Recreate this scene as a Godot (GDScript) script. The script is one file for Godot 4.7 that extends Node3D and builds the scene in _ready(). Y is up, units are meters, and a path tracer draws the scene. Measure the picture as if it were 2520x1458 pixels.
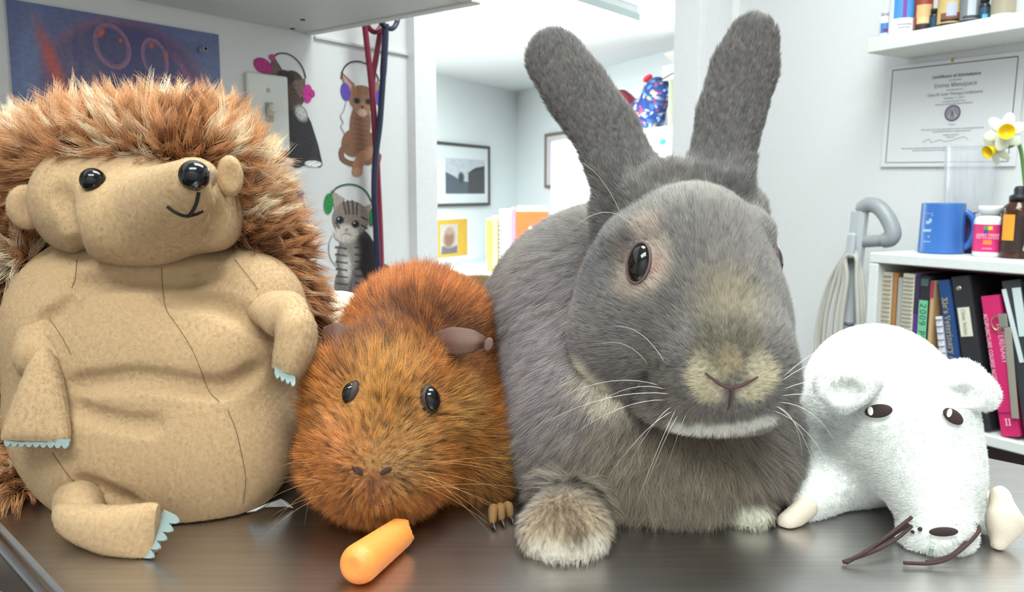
extends Node3D
# A veterinary exam room: four animals and plush toys lined up on a steel exam table.
# Metres, y up, floor at 0. The lens stands at EYE and looks along -z, tilted a little down.

const EYE := Vector3(0, 1.13, 0)
const TABLE := 0.95
const FOCAL := 2000.0
const TILT := 0.12566
const CEIL := 2.45

var taken := {}
var mats := {}
var rng := RandomNumberGenerator.new()

# ---------------------------------------------------------------- places
# the point that lies d metres ahead of the lens on the line of sight (u, v)
func P(u: float, v: float, d: float) -> Vector3:
	var y := 729.0 - v
	var zz := FOCAL * cos(TILT) + y * sin(TILT)
	return EYE + Vector3(u - 1260.0, y * cos(TILT) - FOCAL * sin(TILT), -zz) * (d / zz)

# the point of the table top on that line of sight
func T(u: float, v: float, up := 0.0) -> Vector3:
	var p := P(u, v, 1.0) - EYE
	return EYE + p * ((TABLE + up - EYE.y) / p.y)

# the point of an upright plane (through a, along direction w in plan) on that line of sight
func W(u: float, v: float, a: Vector2, w: Vector2, off := 0.0) -> Vector3:
	var p := P(u, v, 1.0) - EYE
	var n := Vector2(-w.y, w.x).normalized()
	if n.dot(Vector2.ZERO - a) < 0: n = -n
	var q := a + n * off
	return EYE + p * (n.dot(q) / n.dot(Vector2(p.x, p.z)))

# ---------------------------------------------------------------- nodes
func numbered(called: String) -> String:
	if not taken.has(called):
		taken[called] = 0
		return called
	taken[called] += 1
	return "%s_%03d" % [called, taken[called]]

func tag(o: Node3D, label: String, category: String, group := "", kind := "") -> Node3D:
	if label: o.set_meta("label", label)
	if category: o.set_meta("category", category)
	if group: o.set_meta("group", group)
	if kind: o.set_meta("kind", kind)
	return o

func thing(called: String, label: String, category: String, at := Vector3.ZERO, turn := 0.0, group := "") -> Node3D:
	var o := Node3D.new()
	o.name = numbered(called)
	add_child(o)
	o.position = at
	o.rotation.y = turn
	tag(o, label, category, group)
	return o

func obj(called: String, mesh: Mesh, m: Material, parent: Node3D = self, at := Vector3.ZERO) -> MeshInstance3D:
	var o := MeshInstance3D.new()
	o.name = numbered(called) if parent == self else called
	o.mesh = mesh
	o.material_override = m
	parent.add_child(o, true)
	o.position = at
	return o

func struct(called: String, mesh: Mesh, m: Material, label := "") -> MeshInstance3D:
	var o := obj(called, mesh, m)
	o.set_meta("kind", "structure")
	if label: o.set_meta("label", label)
	return o

# ---------------------------------------------------------------- materials
func mat(c: Color, rough := 0.8, metal := 0.0, spec := 0.5) -> StandardMaterial3D:
	var key := [c, rough, metal, spec]
	if mats.has(key): return mats[key]
	var m := StandardMaterial3D.new()
	m.albedo_color = c
	m.roughness = rough
	m.metallic = metal
	m.metallic_specular = spec
	mats[key] = m
	return m

func rgb(r: float, g: float, b: float) -> Color:
	return Color(r / 255.0, g / 255.0, b / 255.0)

func lin(r: float, g: float, b: float) -> Color:
	return Color(r / 255.0, g / 255.0, b / 255.0).srgb_to_linear()

func noise_tex(freq: float, size := 512, octaves := 3, as_normal := false, strength := 4.0, ramp: Array = [], sd := 1) -> NoiseTexture2D:
	var n := FastNoiseLite.new()
	n.seed = sd
	n.noise_type = FastNoiseLite.TYPE_SIMPLEX_SMOOTH
	n.frequency = freq
	n.fractal_octaves = octaves
	var t := NoiseTexture2D.new()
	t.width = size
	t.height = size
	t.seamless = true
	t.as_normal_map = as_normal
	t.bump_strength = strength
	t.noise = n
	if ramp:
		var g := Gradient.new()
		g.offsets = PackedFloat32Array([0.0, 1.0]) if ramp.size() == 2 else PackedFloat32Array([0.0, 0.5, 1.0])
		g.colors = PackedColorArray(ramp)
		t.color_ramp = g
	return t

func grained(c: Color, c2: Color, rough: float, scale: float, freq := 0.02, bump := 0.0, sd := 1) -> StandardMaterial3D:
	var m := StandardMaterial3D.new()
	m.albedo_texture = noise_tex(freq, 512, 4, false, 4.0, [c, c2], sd)
	m.roughness = rough
	m.uv1_triplanar = true
	m.uv1_world_triplanar = true
	m.uv1_scale = Vector3.ONE * scale
	if bump > 0.0:
		m.normal_enabled = true
		m.normal_texture = noise_tex(freq * 1.7, 512, 3, true, 6.0, [], sd + 5)
		m.normal_scale = bump
	return m

# ---------------------------------------------------------------- meshes
class Mesher:
	var v := PackedVector3Array()
	var n := PackedVector3Array()
	var uv := PackedVector2Array()
	var c := PackedColorArray()
	var f := PackedInt32Array()
	var smooth_seen := false
	func vert(p: Vector3, nn: Vector3, t := Vector2.ZERO) -> int:
		v.append(p); n.append(nn); uv.append(t)
		return v.size() - 1
	# a face given anticlockwise as seen from outside, in its plane
	func face(pts: Array, uvs: Array = []) -> void:
		var nn: Vector3 = Vector3.ZERO
		for i in pts.size():
			var a: Vector3 = pts[i]
			var b: Vector3 = pts[(i + 1) % pts.size()]
			nn += a.cross(b)
		nn = nn.normalized()
		var first := v.size()
		for i in pts.size():
			vert(pts[i], nn, uvs[i] if uvs else Vector2.ZERO)
		for i in range(1, pts.size() - 1):
			f.append_array([first, first + i + 1, first + i])
	func tri(a: int, b: int, d: int) -> void:   # anticlockwise from outside
		f.append_array([a, d, b])
	# a box with chamfered edges
	func box(t: Transform3D, size: Vector3, bevel := 0.0) -> void:
		var h := size * 0.5
		var b := minf(bevel, minf(h.x, minf(h.y, h.z)) * 0.9)
		var ax := [Vector3.RIGHT, Vector3.UP, Vector3.BACK]
		for i in 3:
			for s in [-1.0, 1.0]:
				var w: Vector3 = ax[i] * s
				var a: Vector3 = ax[(i + 1) % 3]
				var e: Vector3 = ax[(i + 2) % 3]
				if s < 0: 
					var q := a
					a = e
					e = q
				var ha := absf(a.dot(h)) - b
				var he := absf(e.dot(h)) - b
				var o := w * absf(w.dot(h))
				var m := [o - a * ha - e * he, o + a * ha - e * he, o + a * ha + e * he, o - a * ha + e * he]
				face(m.map(func(p): return t * p), [Vector2(0, 1), Vector2(1, 1), Vector2(1, 0), Vector2(0, 0)])
		if b <= 0.0: return
		for i in 3:   # edges along axis i
			var l: Vector3 = ax[i]
			var a: Vector3 = ax[(i + 1) % 3]
			var e: Vector3 = ax[(i + 2) % 3]
			for s in [-1.0, 1.0]:
				for r in [-1.0, 1.0]:
					var p1: Vector3 = a * s * absf(a.dot(h)) + e * r * (absf(e.dot(h)) - b)
					var p2: Vector3 = a * s * (absf(a.dot(h)) - b) + e * r * absf(e.dot(h))
					var k: Vector3 = l * (absf(l.dot(h)) - b)
					var m := [p1 - k, p1 + k, p2 + k, p2 - k]
					if (m[1] - m[0]).cross(m[2] - m[0]).dot(a * s + e * r) < 0: m.reverse()
					face(m.map(func(p): return t * p))
		for x in [-1.0, 1.0]:
			for y in [-1.0, 1.0]:
				for z in [-1.0, 1.0]:
					var o := Vector3(x * h.x, y * h.y, z * h.z)
					var m := [o - Vector3(0, y * b, z * b), o - Vector3(x * b, 0, z * b), o - Vector3(x * b, y * b, 0)]
					if (m[1] - m[0]).cross(m[2] - m[0]).dot(o) < 0: m.reverse()
					face(m.map(func(p): return t * p))
	# rings of points joined to a skin; each ring anticlockwise seen from its end
	func skin(rings: Array, closed := true, caps := true) -> void:
		var m: int = rings[0].size()
		var first := v.size()
		for i in rings.size():
			var a: int = maxi(i - 1, 0)
			var b: int = mini(i + 1, rings.size() - 1)
			for j in m:
				var q: int = (j + 1) % m if closed else mini(j + 1, m - 1)
				var r: int = (j + m - 1) % m if closed else maxi(j - 1, 0)
				var along: Vector3 = rings[b][j] - rings[a][j]
				var around: Vector3 = rings[i][q] - rings[i][r]
				vert(rings[i][j], around.cross(along).normalized(), Vector2(float(j) / m, float(i) / (rings.size() - 1)))
		var last := m if closed else m - 1
		for i in rings.size() - 1:
			for j in last:
				var q: int = (j + 1) % m
				var p := first + i * m
				tri(p + j, p + q, p + m + q)
				tri(p + j, p + m + q, p + m + j)
		if caps and closed:
			var e0: Array = rings[0].duplicate()
			e0.reverse()
			face(e0)
			face(rings[-1])
	func tube(pts: Array, rad: Variant, sides := 8, caps := true) -> void:
		var rings := []
		var up := Vector3.UP
		var k: Vector3 = (pts[1] - pts[0]).normalized()
		if absf(k.dot(up)) > 0.95: up = Vector3.RIGHT
		var x := k.cross(up).normalized()
		for i in pts.size():
			var d: Vector3 = (pts[mini(i + 1, pts.size() - 1)] - pts[maxi(i - 1, 0)]).normalized()
			x = (x - d * x.dot(d)).normalized()
			var y := d.cross(x)
			var r: float = rad[i] if rad is Array else rad
			var ring := []
			for j in sides:
				var a := TAU * j / sides
				ring.append(pts[i] + (x * cos(a) + y * sin(a)) * r)
			rings.append(ring)
		skin(rings, true, caps)
	# profile of (radius, height) turned about y, from the bottom up
	func lathe(profile: Array, sides := 32, t := Transform3D()) -> void:
		var rings := []
		for p in profile:
			var ring := []
			for j in sides:
				var a := -TAU * j / sides
				ring.append(t * Vector3(cos(a) * p.x, p.y, sin(a) * p.x))
			rings.append(ring)
		skin(rings, true, false)
	# a polygon in the x-y plane of t, given anticlockwise, pulled depth along +z
	func prism(poly: PackedVector2Array, depth: float, t := Transform3D()) -> void:
		var q := poly.duplicate()
		if not Geometry2D.is_polygon_clockwise(q): pass
		else: q.reverse()
		var idx := Geometry2D.triangulate_polygon(q)
		for side in 2:
			var first := v.size()
			for p in q:
				vert(t * Vector3(p.x, p.y, depth * side), (t.basis * Vector3(0, 0, 2 * side - 1)).normalized(), p)
			for i in range(0, idx.size(), 3):
				var a := q[idx[i]]
				var b := q[idx[i + 1]]
				var d := q[idx[i + 2]]
				var ccw := (b - a).cross(d - a) > 0.0
				if ccw == (side == 1): tri(first + idx[i], first + idx[i + 1], first + idx[i + 2])
				else: tri(first + idx[i], first + idx[i + 2], first + idx[i + 1])
		for i in q.size():
			var a := q[i]
			var b := q[(i + 1) % q.size()]
			face([t * Vector3(a.x, a.y, 0), t * Vector3(b.x, b.y, 0), t * Vector3(b.x, b.y, depth), t * Vector3(a.x, a.y, depth)])
	func ball(at: Vector3, r: Vector3, t := Basis(), seg := 20) -> void:
		var rings := []
		for i in range(seg / 2 + 1):
			var a := -PI / 2 + PI * i / (seg / 2)
			var ring := []
			for j in seg:
				var b := -TAU * j / seg
				ring.append(at + t * (Vector3(cos(a) * cos(b), sin(a), cos(a) * sin(b)) * r))
			rings.append(ring)
		var first := v.size()
		skin(rings, true, false)
		for i in range(first, v.size()):
			var k := t.inverse() * (v[i] - at)
			n[i] = (t * (k / (r * r))).normalized()
	func done() -> ArrayMesh:
		var a := []
		a.resize(Mesh.ARRAY_MAX)
		a[Mesh.ARRAY_VERTEX] = v
		a[Mesh.ARRAY_NORMAL] = n
		if uv.size() == v.size(): a[Mesh.ARRAY_TEX_UV] = uv
		if c.size() == v.size(): a[Mesh.ARRAY_COLOR] = c
		a[Mesh.ARRAY_INDEX] = f
		var m := ArrayMesh.new()
		m.add_surface_from_arrays(Mesh.PRIMITIVE_TRIANGLES, a)
		return m

func boxed(size: Vector3, bevel := 0.0, t := Transform3D()) -> ArrayMesh:
	var k := Mesher.new()
	k.box(t, size, bevel)
	return k.done()

func tubed(pts: Array, rad: Variant, sides := 8) -> ArrayMesh:
	var k := Mesher.new()
	k.tube(pts, rad, sides)
	return k.done()

func lathed(profile: Array, sides := 32) -> ArrayMesh:
	var k := Mesher.new()
	k.lathe(profile, sides)
	return k.done()

func balled(at: Vector3, r: Vector3, t := Basis(), seg := 20) -> ArrayMesh:
	var k := Mesher.new()
	k.ball(at, r, t, seg)
	return k.done()

# a smooth curve through points
func curved(pts: Array, steps := 6) -> Array:
	var out := []
	for i in pts.size() - 1:
		var a: Vector3 = pts[maxi(i - 1, 0)]
		var b: Vector3 = pts[i]
		var d: Vector3 = pts[i + 1]
		var e: Vector3 = pts[mini(i + 2, pts.size() - 1)]
		for s in steps:
			out.append(b.cubic_interpolate(d, a, e, float(s) / steps))
	out.append(pts[-1])
	return out

# ---------------------------------------------------------------- soft bodies: a distance field meshed with surface nets
class Body:
	var prims := []
	var v := PackedVector3Array()
	var n := PackedVector3Array()
	var c := PackedColorArray()
	var f := PackedInt32Array()
	func ell(at: Vector3, r: Vector3, k := 0.02, b := Basis(), cut := false) -> void:
		var reach := maxf(r.x, maxf(r.y, r.z))
		prims.append([0, at, r, b.inverse(), k, cut, AABB(at - Vector3.ONE * reach, Vector3.ONE * reach * 2.0)])
	func cone(a: Vector3, b: Vector3, ra: float, rb: float, k := 0.01, cut := false, flat := Vector3.ZERO, squash := 1.0) -> void:
		var box := AABB(a - Vector3.ONE * ra, Vector3.ONE * ra * 2.0).merge(AABB(b - Vector3.ONE * rb, Vector3.ONE * rb * 2.0))
		prims.append([1, a, b, Vector2(ra, rb), k, cut, box, flat, squash])
	func path(pts: Array, rad: Variant, k := 0.01, cut := false) -> void:
		for i in pts.size() - 1:
			cone(pts[i], pts[i + 1], rad[i] if rad is Array else rad, rad[i + 1] if rad is Array else rad, k, cut)
	func dist(q: Array, p: Vector3) -> float:
		if q[0] == 0:
			var l: Vector3 = q[3] * (p - q[1])
			var r: Vector3 = q[2]
			var a := (l / r).length()
			var g := (l / (r * r)).length()
			return a * (a - 1.0) / maxf(g, 1e-6)
		var pa: Vector3 = p - q[1]
		var ba: Vector3 = q[2] - q[1]
		if q[8] != 1.0:
			pa += q[7] * (pa.dot(q[7]) * (q[8] - 1.0))
			ba += q[7] * (ba.dot(q[7]) * (q[8] - 1.0))
		var t := clampf(pa.dot(ba) / ba.length_squared(), 0.0, 1.0)
		return (pa - ba * t).length() - lerpf(q[3].x, q[3].y, t)
	func at(p: Vector3) -> float:
		var d := 1.0
		for q in prims:
			var e := dist(q, p)
			var k: float = q[4]
			if q[5]:
				var h := maxf(k - absf(d + e), 0.0) / k
				d = maxf(d, -e) + h * h * k * 0.25
			else:
				var h := maxf(k - absf(d - e), 0.0) / k
				d = minf(d, e) - h * h * k * 0.25
		return d
	func grad(p: Vector3) -> Vector3:
		var e := 0.0008
		return Vector3(at(p + Vector3(e, 0, 0)) - at(p - Vector3(e, 0, 0)), at(p + Vector3(0, e, 0)) - at(p - Vector3(0, e, 0)), at(p + Vector3(0, 0, e)) - at(p - Vector3(0, 0, e))).normalized()
	# where a line from o towards d meets the skin
	func hit(o: Vector3, d: Vector3, from := 0.2) -> Vector3:
		var t := from
		d = d.normalized()
		for i in 90:
			var e := at(o + d * t)
			if e < 0.0002: break
			t += clampf(e * 0.7, 0.0002, 0.03)
			if t > 1.2: break
		return o + d * t
	# the nearest skin point
	func snap(p: Vector3) -> Vector3:
		for i in 6: p -= grad(p) * at(p)
		return p
	func build(cell: float, floor_y := -9.0) -> void:
		var box: AABB = prims[0][6]
		for q in prims:
			if not q[5]: box = box.merge(q[6])
		box = box.grow(cell * 2.5)
		var o := box.position
		var nx := int(ceil(box.size.x / cell)) + 1
		var ny := int(ceil(box.size.y / cell)) + 1
		var nz := int(ceil(box.size.z / cell)) + 1
		var g := PackedFloat32Array()
		g.resize(nx * ny * nz)
		g.fill(1.0)
		for q in prims:
			var k: float = q[4]
			var b: AABB = q[6].grow(k + cell * 2.0)
			var lo := ((b.position - o) / cell).floor()
			var hi := ((b.end - o) / cell).ceil()
			var x0 := maxi(int(lo.x), 0)
			var y0 := maxi(int(lo.y), 0)
			var z0 := maxi(int(lo.z), 0)
			var x1 := mini(int(hi.x), nx - 1)
			var y1 := mini(int(hi.y), ny - 1)
			var z1 := mini(int(hi.z), nz - 1)
			var cut: bool = q[5]
			for z in range(z0, z1 + 1):
				for y in range(y0, y1 + 1):
					var i := (z * ny + y) * nx + x0
					for x in range(x0, x1 + 1):
						var e := dist(q, o + Vector3(x, y, z) * cell)
						var d := g[i]
						if cut:
							var h := maxf(k - absf(d + e), 0.0) / k
							g[i] = maxf(d, -e) + h * h * k * 0.25
						else:
							var h := maxf(k - absf(d - e), 0.0) / k
							g[i] = minf(d, e) - h * h * k * 0.25
						i += 1
		if floor_y > -8.0:
			for z in nz:
				for y in ny:
					var d := floor_y - (o.y + y * cell)
					if d < -cell * 3.0: break
					for x in nx:
						var i := (z * ny + y) * nx + x
						g[i] = maxf(g[i], d)
		var id := {}
		var off := [0, 1, nx, nx + 1, nx * ny, nx * ny + 1, nx * ny + nx, nx * ny + nx + 1]
		var corner := [Vector3(0, 0, 0), Vector3(1, 0, 0), Vector3(0, 1, 0), Vector3(1, 1, 0), Vector3(0, 0, 1), Vector3(1, 0, 1), Vector3(0, 1, 1), Vector3(1, 1, 1)]
		var edges := [[0, 1], [2, 3], [4, 5], [6, 7], [0, 2], [1, 3], [4, 6], [5, 7], [0, 4], [1, 5], [2, 6], [3, 7]]
		var sy := nx
		var sz := nx * ny
		for z in nz - 1:
			for y in ny - 1:
				var i := (z * ny + y) * nx - 1
				for x in nx - 1:
					i += 1
					var g0 := g[i]
					if absf(g0) > cell * 8.0: continue
					var s := g0 < 0.0
					if (g[i + 1] < 0.0) == s and (g[i + sy] < 0.0) == s and (g[i + sy + 1] < 0.0) == s and (g[i + sz] < 0.0) == s and (g[i + sz + 1] < 0.0) == s and (g[i + sz + sy] < 0.0) == s and (g[i + sz + sy + 1] < 0.0) == s: continue
					var sum := Vector3.ZERO
					var cnt := 0
					for e in edges:
						var a := g[i + off[e[0]]]
						var b := g[i + off[e[1]]]
						if (a < 0.0) != (b < 0.0):
							var ca: Vector3 = corner[e[0]]
							sum += ca.lerp(corner[e[1]], a / (a - b))
							cnt += 1
					id[i] = v.size()
					v.append(o + (Vector3(x, y, z) + sum / cnt) * cell)
					n.append(Vector3(g[i + 1] + g[i + sy + 1] + g[i + sz + 1] + g[i + sz + sy + 1] - g0 - g[i + sy] - g[i + sz] - g[i + sz + sy],
						g[i + sy] + g[i + sy + 1] + g[i + sz + sy] + g[i + sz + sy + 1] - g0 - g[i + 1] - g[i + sz] - g[i + sz + 1],
						g[i + sz] + g[i + sz + 1] + g[i + sz + sy] + g[i + sz + sy + 1] - g0 - g[i + 1] - g[i + sy] - g[i + sy + 1]).normalized())
		for i in id:
			var s := g[i] < 0.0
			for k in 3:
				var u: int = [1, sy, sz][k]
				if (g[i + u] < 0.0) == s: continue
				var a: int = [sy, sz, 1][k]
				var b: int = [sz, 1, sy][k]
				if not (id.has(i - a) and id.has(i - b) and id.has(i - a - b)): continue
				var q := [id[i], id[i - a], id[i - a - b], id[i - b]]
				# inside at i: the skin looks along +u
				if s: f.append_array([q[0], q[2], q[1], q[0], q[3], q[2]])
				else: f.append_array([q[0], q[1], q[2], q[0], q[2], q[3]])
	func mesh(colour: Variant = null) -> ArrayMesh:
		smooth()
		var a := []
		a.resize(Mesh.ARRAY_MAX)
		a[Mesh.ARRAY_VERTEX] = v
		a[Mesh.ARRAY_NORMAL] = n
		if colour != null:
			c.resize(v.size())
			for i in v.size(): c[i] = colour.call(v[i], n[i])
			a[Mesh.ARRAY_COLOR] = c
		a[Mesh.ARRAY_INDEX] = f
		var m := ArrayMesh.new()
		m.add_surface_from_arrays(Mesh.PRIMITIVE_TRIANGLES, a)
		return m
	func smooth() -> void:
		n.fill(Vector3.ZERO)
		for t in range(0, f.size(), 3):
			var w := (v[f[t + 2]] - v[f[t]]).cross(v[f[t + 1]] - v[f[t]])
			n[f[t]] += w
			n[f[t + 1]] += w
			n[f[t + 2]] += w
		for i in n.size(): n[i] = n[i].normalized()
	func add(b: Body) -> void:
		var first := v.size()
		v.append_array(b.v)
		n.append_array(b.n)
		for i in b.f: f.append(i + first)

func sight(u: float, v: float) -> Vector3:
	return (P(u, v, 1.0) - EYE).normalized()

# the line of sight through a point
func UV(p: Vector3) -> Vector2:
	var q := p - EYE
	var fwd := -q.z * cos(TILT) - q.y * sin(TILT)
	var up := q.y * cos(TILT) - q.z * sin(TILT)
	return Vector2(1260.0 + q.x / fwd * FOCAL, 729.0 - up / fwd * FOCAL)

# a line drawn on a skin through sight lines, lifted a little
func drawn(b: Body, list: Array, lift: float, steps := 5) -> Array:
	var pts := []
	for q in curved(list.map(func(q): return Vector3(q[0], q[1], 0)), steps):
		var p := on(b, q.x, q.y)
		pts.append(p + b.grad(p) * lift)
	return pts

func on(b: Body, u: float, v: float, from := 0.2) -> Vector3:
	return b.hit(EYE, sight(u, v), from)

# ---------------------------------------------------------------- fur
# a lock of hairs that leave the skin along +z and bend towards +y; root and tip are the hair's own dye
func lock(hairs: int, spread: float, length: float, lean: float, width: float, sd: int, root := Color.WHITE, tip := Color.WHITE, segs := 3, join := 0.0, lift := 0.55) -> ArrayMesh:
	var r := RandomNumberGenerator.new()
	r.seed = sd
	var k := Mesher.new()
	for h in hairs:
		var a := r.randf() * TAU
		var q := sqrt(r.randf()) * spread
		var p := Vector3(cos(a) * q, sin(a) * q, -length * 0.04)
		var l := length * r.randf_range(0.65, 1.15)
		var dir := Vector3(r.randf_range(-0.18, 0.18), lean * r.randf_range(0.75, 1.25) * 0.6, 1.0).normalized()
		var bend := Vector3(r.randf_range(-0.2, 0.2), lean * r.randf_range(0.7, 1.3), 0.0)
		var pts := []
		var end := p
		for s in segs + 1:
			pts.append(end)
			end += dir * (l / segs)
			dir = (dir + bend / segs * 1.2).normalized()
		if join > 0.0:
			for s in segs + 1:
				var w := float(s) / segs
				pts[s].x *= 1.0 - join * w
				pts[s].y -= p.y * join * w
		for s in segs + 1:
			var w := float(s) / segs
			var d: Vector3 = (pts[mini(s + 1, segs)] - pts[maxi(s - 1, 0)]).normalized()
			var x := d.cross(Vector3(0.3, -0.8, 0.5)).normalized()
			var y := d.cross(x)
			var rad := width * 0.5 * (1.0 - w * 0.92)
			for j in 3:
				var b := TAU * j / 3.0 + a
				var o := x * cos(b) + y * sin(b)
				k.vert(pts[s] + o * rad, (o * 0.8 + Vector3(0, 0, lift)).normalized())
				k.c.append(root.lerp(tip, smoothstep(0.1, 0.9, w)))
		var first := k.v.size() - 3 * (segs + 1)
		for s in segs:
			for j in 3:
				var e := first + s * 3
				var g := (j + 1) % 3
				k.tri(e + j, e + g, e + 3 + g)
				k.tri(e + j, e + 3 + g, e + 3 + j)
	k.uv.clear()
	return k.done()

# locks of hair all over a skin. comb(p, n) -> the way the hair lies; look(p, n) -> [colour, length] (length 0: bare)
func fur(parent: Node3D, called: String, b: Body, locks: Array, m: Material, density: float, comb: Callable, look: Callable, sd: int, label := "", tidy := 0.25, back := 0.5) -> void:
	var r := RandomNumberGenerator.new()
	r.seed = sd
	var where := []
	var tint := []
	for i in locks.size():
		where.append([])
		tint.append([])
	var owed := 0.0
	b.smooth()
	for t in range(0, b.f.size(), 3):
		var a := b.v[b.f[t]]
		var e := b.v[b.f[t + 1]] - a
		var g := b.v[b.f[t + 2]] - a
		var nn := b.n[b.f[t]]
		var facing := nn.dot((EYE - a).normalized())
		owed += e.cross(g).length() * 0.5 * density * (1.0 if facing > -0.25 else back)
		while owed > 0.0:
			owed -= 1.0
			if r.randf() < 0.0: continue
			var x := r.randf()
			var y := r.randf()
			if x + y > 1.0:
				x = 1.0 - x
				y = 1.0 - y
			var p := a + e * x + g * y
			var l: Array = look.call(p, nn)
			if l[1] <= 0.0: continue
			var way: Vector3 = comb.call(p, nn)
			way += Vector3(r.randfn(), r.randfn(), r.randfn()) * tidy
			way = way - nn * way.dot(nn)
			if way.length() < 0.05: way = nn.cross(Vector3(0.3, 0.5, 0.8))
			way = way.normalized()
			var side := way.cross(nn).normalized()
			var s: float = l[1] * r.randf_range(0.8, 1.2)
			var q := r.randi() % locks.size()
			where[q].append(Transform3D(Basis(side * s, way * s, nn * s), p))
			var k := r.randf_range(0.86, 1.14)
			var cc: Color = l[0]
			tint[q].append(Color(cc.r * k, cc.g * k, cc.b * k))
	for q in locks.size():
		var mm := MultiMesh.new()
		mm.transform_format = MultiMesh.TRANSFORM_3D
		mm.use_colors = true
		mm.mesh = locks[q]
		mm.instance_count = where[q].size()
		for i in where[q].size():
			mm.set_instance_transform(i, where[q][i])
			mm.set_instance_color(i, tint[q][i])
		var o := MultiMeshInstance3D.new()
		o.name = called
		o.multimesh = mm
		o.material_override = m
		o.set_meta("kind", "stuff")
		if label: o.set_meta("label", label)
		parent.add_child(o, true)

func hair_mat(rough := 0.7, spec := 0.35) -> StandardMaterial3D:
	var m := StandardMaterial3D.new()
	m.vertex_color_use_as_albedo = true
	m.albedo_color = Color.WHITE
	m.roughness = rough
	m.metallic_specular = spec
	return m

# patches of colour on a coat: [centre, radius, soft share, colour]
func patched(base: Color, patches: Array, p: Vector3) -> Color:
	var out := base
	for q in patches:
		var d: float = p.distance_to(q[0]) / q[1]
		if d < 1.0 + q[2]:
			out = out.lerp(q[3], 1.0 - smoothstep(1.0 - q[2], 1.0 + q[2], d))
	return out

# ---------------------------------------------------------------- the room
const LEFT_A := Vector2(-0.559, -0.887)     # the wall with the poster and the doorway
const CORNER := Vector2(0.57, -2.345)
const LEFT_W := Vector2(0.6124, -0.7906)
const RIGHT_W := Vector2(0.533, 0.846)      # the wall with the shelves, from the corner towards the viewer
const FAR_C := Vector2(0.065, -10.9)        # the far room's corner

func flat(p: Vector2, y: float) -> Vector3:
	return Vector3(p.x, y, p.y)

# an upright slab between two plan points, thick behind its face (side: which way it thickens)
func slab(a: Vector2, b: Vector2, y0: float, y1: float, thick: float, away: Vector2) -> ArrayMesh:
	var w := (b - a).normalized()
	var nn := Vector2(-w.y, w.x)
	if nn.dot(away) < 0: nn = -nn
	var mid := (a + b) * 0.5 + nn * thick * 0.5
	var t := Transform3D(Basis(Vector3(w.x, 0, w.y), Vector3.UP, Vector3(w.x, 0, w.y).cross(Vector3.UP)), Vector3(mid.x, (y0 + y1) * 0.5, mid.y))
	return boxed(Vector3(a.distance_to(b), y1 - y0, thick), 0.0, t)

func setup() -> void:
	var cam := Camera3D.new()
	cam.name = "camera"
	cam.position = EYE
	cam.rotation = Vector3(-TILT, 0, 0)
	cam.fov = rad_to_deg(2.0 * atan(729.0 / FOCAL))
	cam.near = 0.02
	cam.far = 60.0
	# a phone's small lens: an opening of 1.3 mm, set to the animals' faces
	var lens := CameraAttributesPhysical.new()
	lens.frustum_focal_length = 12.0 * FOCAL / 729.0
	lens.frustum_focus_distance = 0.43
	lens.exposure_aperture = lens.frustum_focal_length / 1.3
	lens.frustum_near = 0.02
	lens.frustum_far = 60.0
	cam.attributes = lens
	add_child(cam)
	cam.current = true
	var we := WorldEnvironment.new()
	we.name = "environment"
	var env := Environment.new()
	env.background_mode = Environment.BG_COLOR
	env.background_color = Color(0.0, 0.0, 0.0)
	env.tonemap_mode = Environment.TONE_MAPPER_LINEAR
	env.tonemap_exposure = 1.0
	env.sdfgi_enabled = true
	env.ssao_enabled = true
	env.ssil_enabled = true
	we.environment = env
	add_child(we)
	# ceiling fittings: one over the table, one behind the viewer, a tube fitting in the far room
	panel(Vector3(0.35, CEIL, -0.75), Vector2(1.2, 0.6), 0.6, 3.4, "ceiling_light", "square-edged white fluorescent panel in the ceiling above the exam table")
	panel(Vector3(-0.1, CEIL, 0.65), Vector2(1.2, 0.6), 0.2, 3.6, "ceiling_light", "white fluorescent panel in the ceiling behind the viewer")

func panel(at: Vector3, size: Vector2, turn: float, energy: float, called: String, label: String) -> void:
	var o := thing(called, label, "ceiling light", at, turn)
	var glow := StandardMaterial3D.new()
	glow.albedo_color = Color(0.95, 0.95, 0.95)
	glow.emission_enabled = true
	glow.emission = Color(0.96, 1.0, 0.99)
	glow.emission_energy_multiplier = 3.0
	var k := Mesher.new()
	k.box(Transform3D(Basis(), Vector3(0, -0.02, -size.y / 2)), Vector3(size.x + 0.05, 0.04, 0.025), 0.003)
	k.box(Transform3D(Basis(), Vector3(0, -0.02, size.y / 2)), Vector3(size.x + 0.05, 0.04, 0.025), 0.003)
	k.box(Transform3D(Basis(), Vector3(-size.x / 2, -0.02, 0)), Vector3(0.025, 0.04, size.y), 0.003)
	k.box(Transform3D(Basis(), Vector3(size.x / 2, -0.02, 0)), Vector3(0.025, 0.04, size.y), 0.003)
	obj("frame", k.done(), mat(rgb(235, 235, 235), 0.5), o)
	obj("diffuser", boxed(Vector3(size.x - 0.01, 0.012, size.y - 0.01), 0.002, Transform3D(Basis(), Vector3(0, -0.018, 0))), glow, o)
	var l := AreaLight3D.new()
	l.name = "area_lamp"
	l.area_size = size
	l.light_color = Color(0.96, 1.0, 0.99)
	l.light_energy = energy
	l.shadow_enabled = true
	l.rotation.x = -PI / 2
	l.position = Vector3(0, -0.05, 0)
	o.add_child(l)

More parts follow.
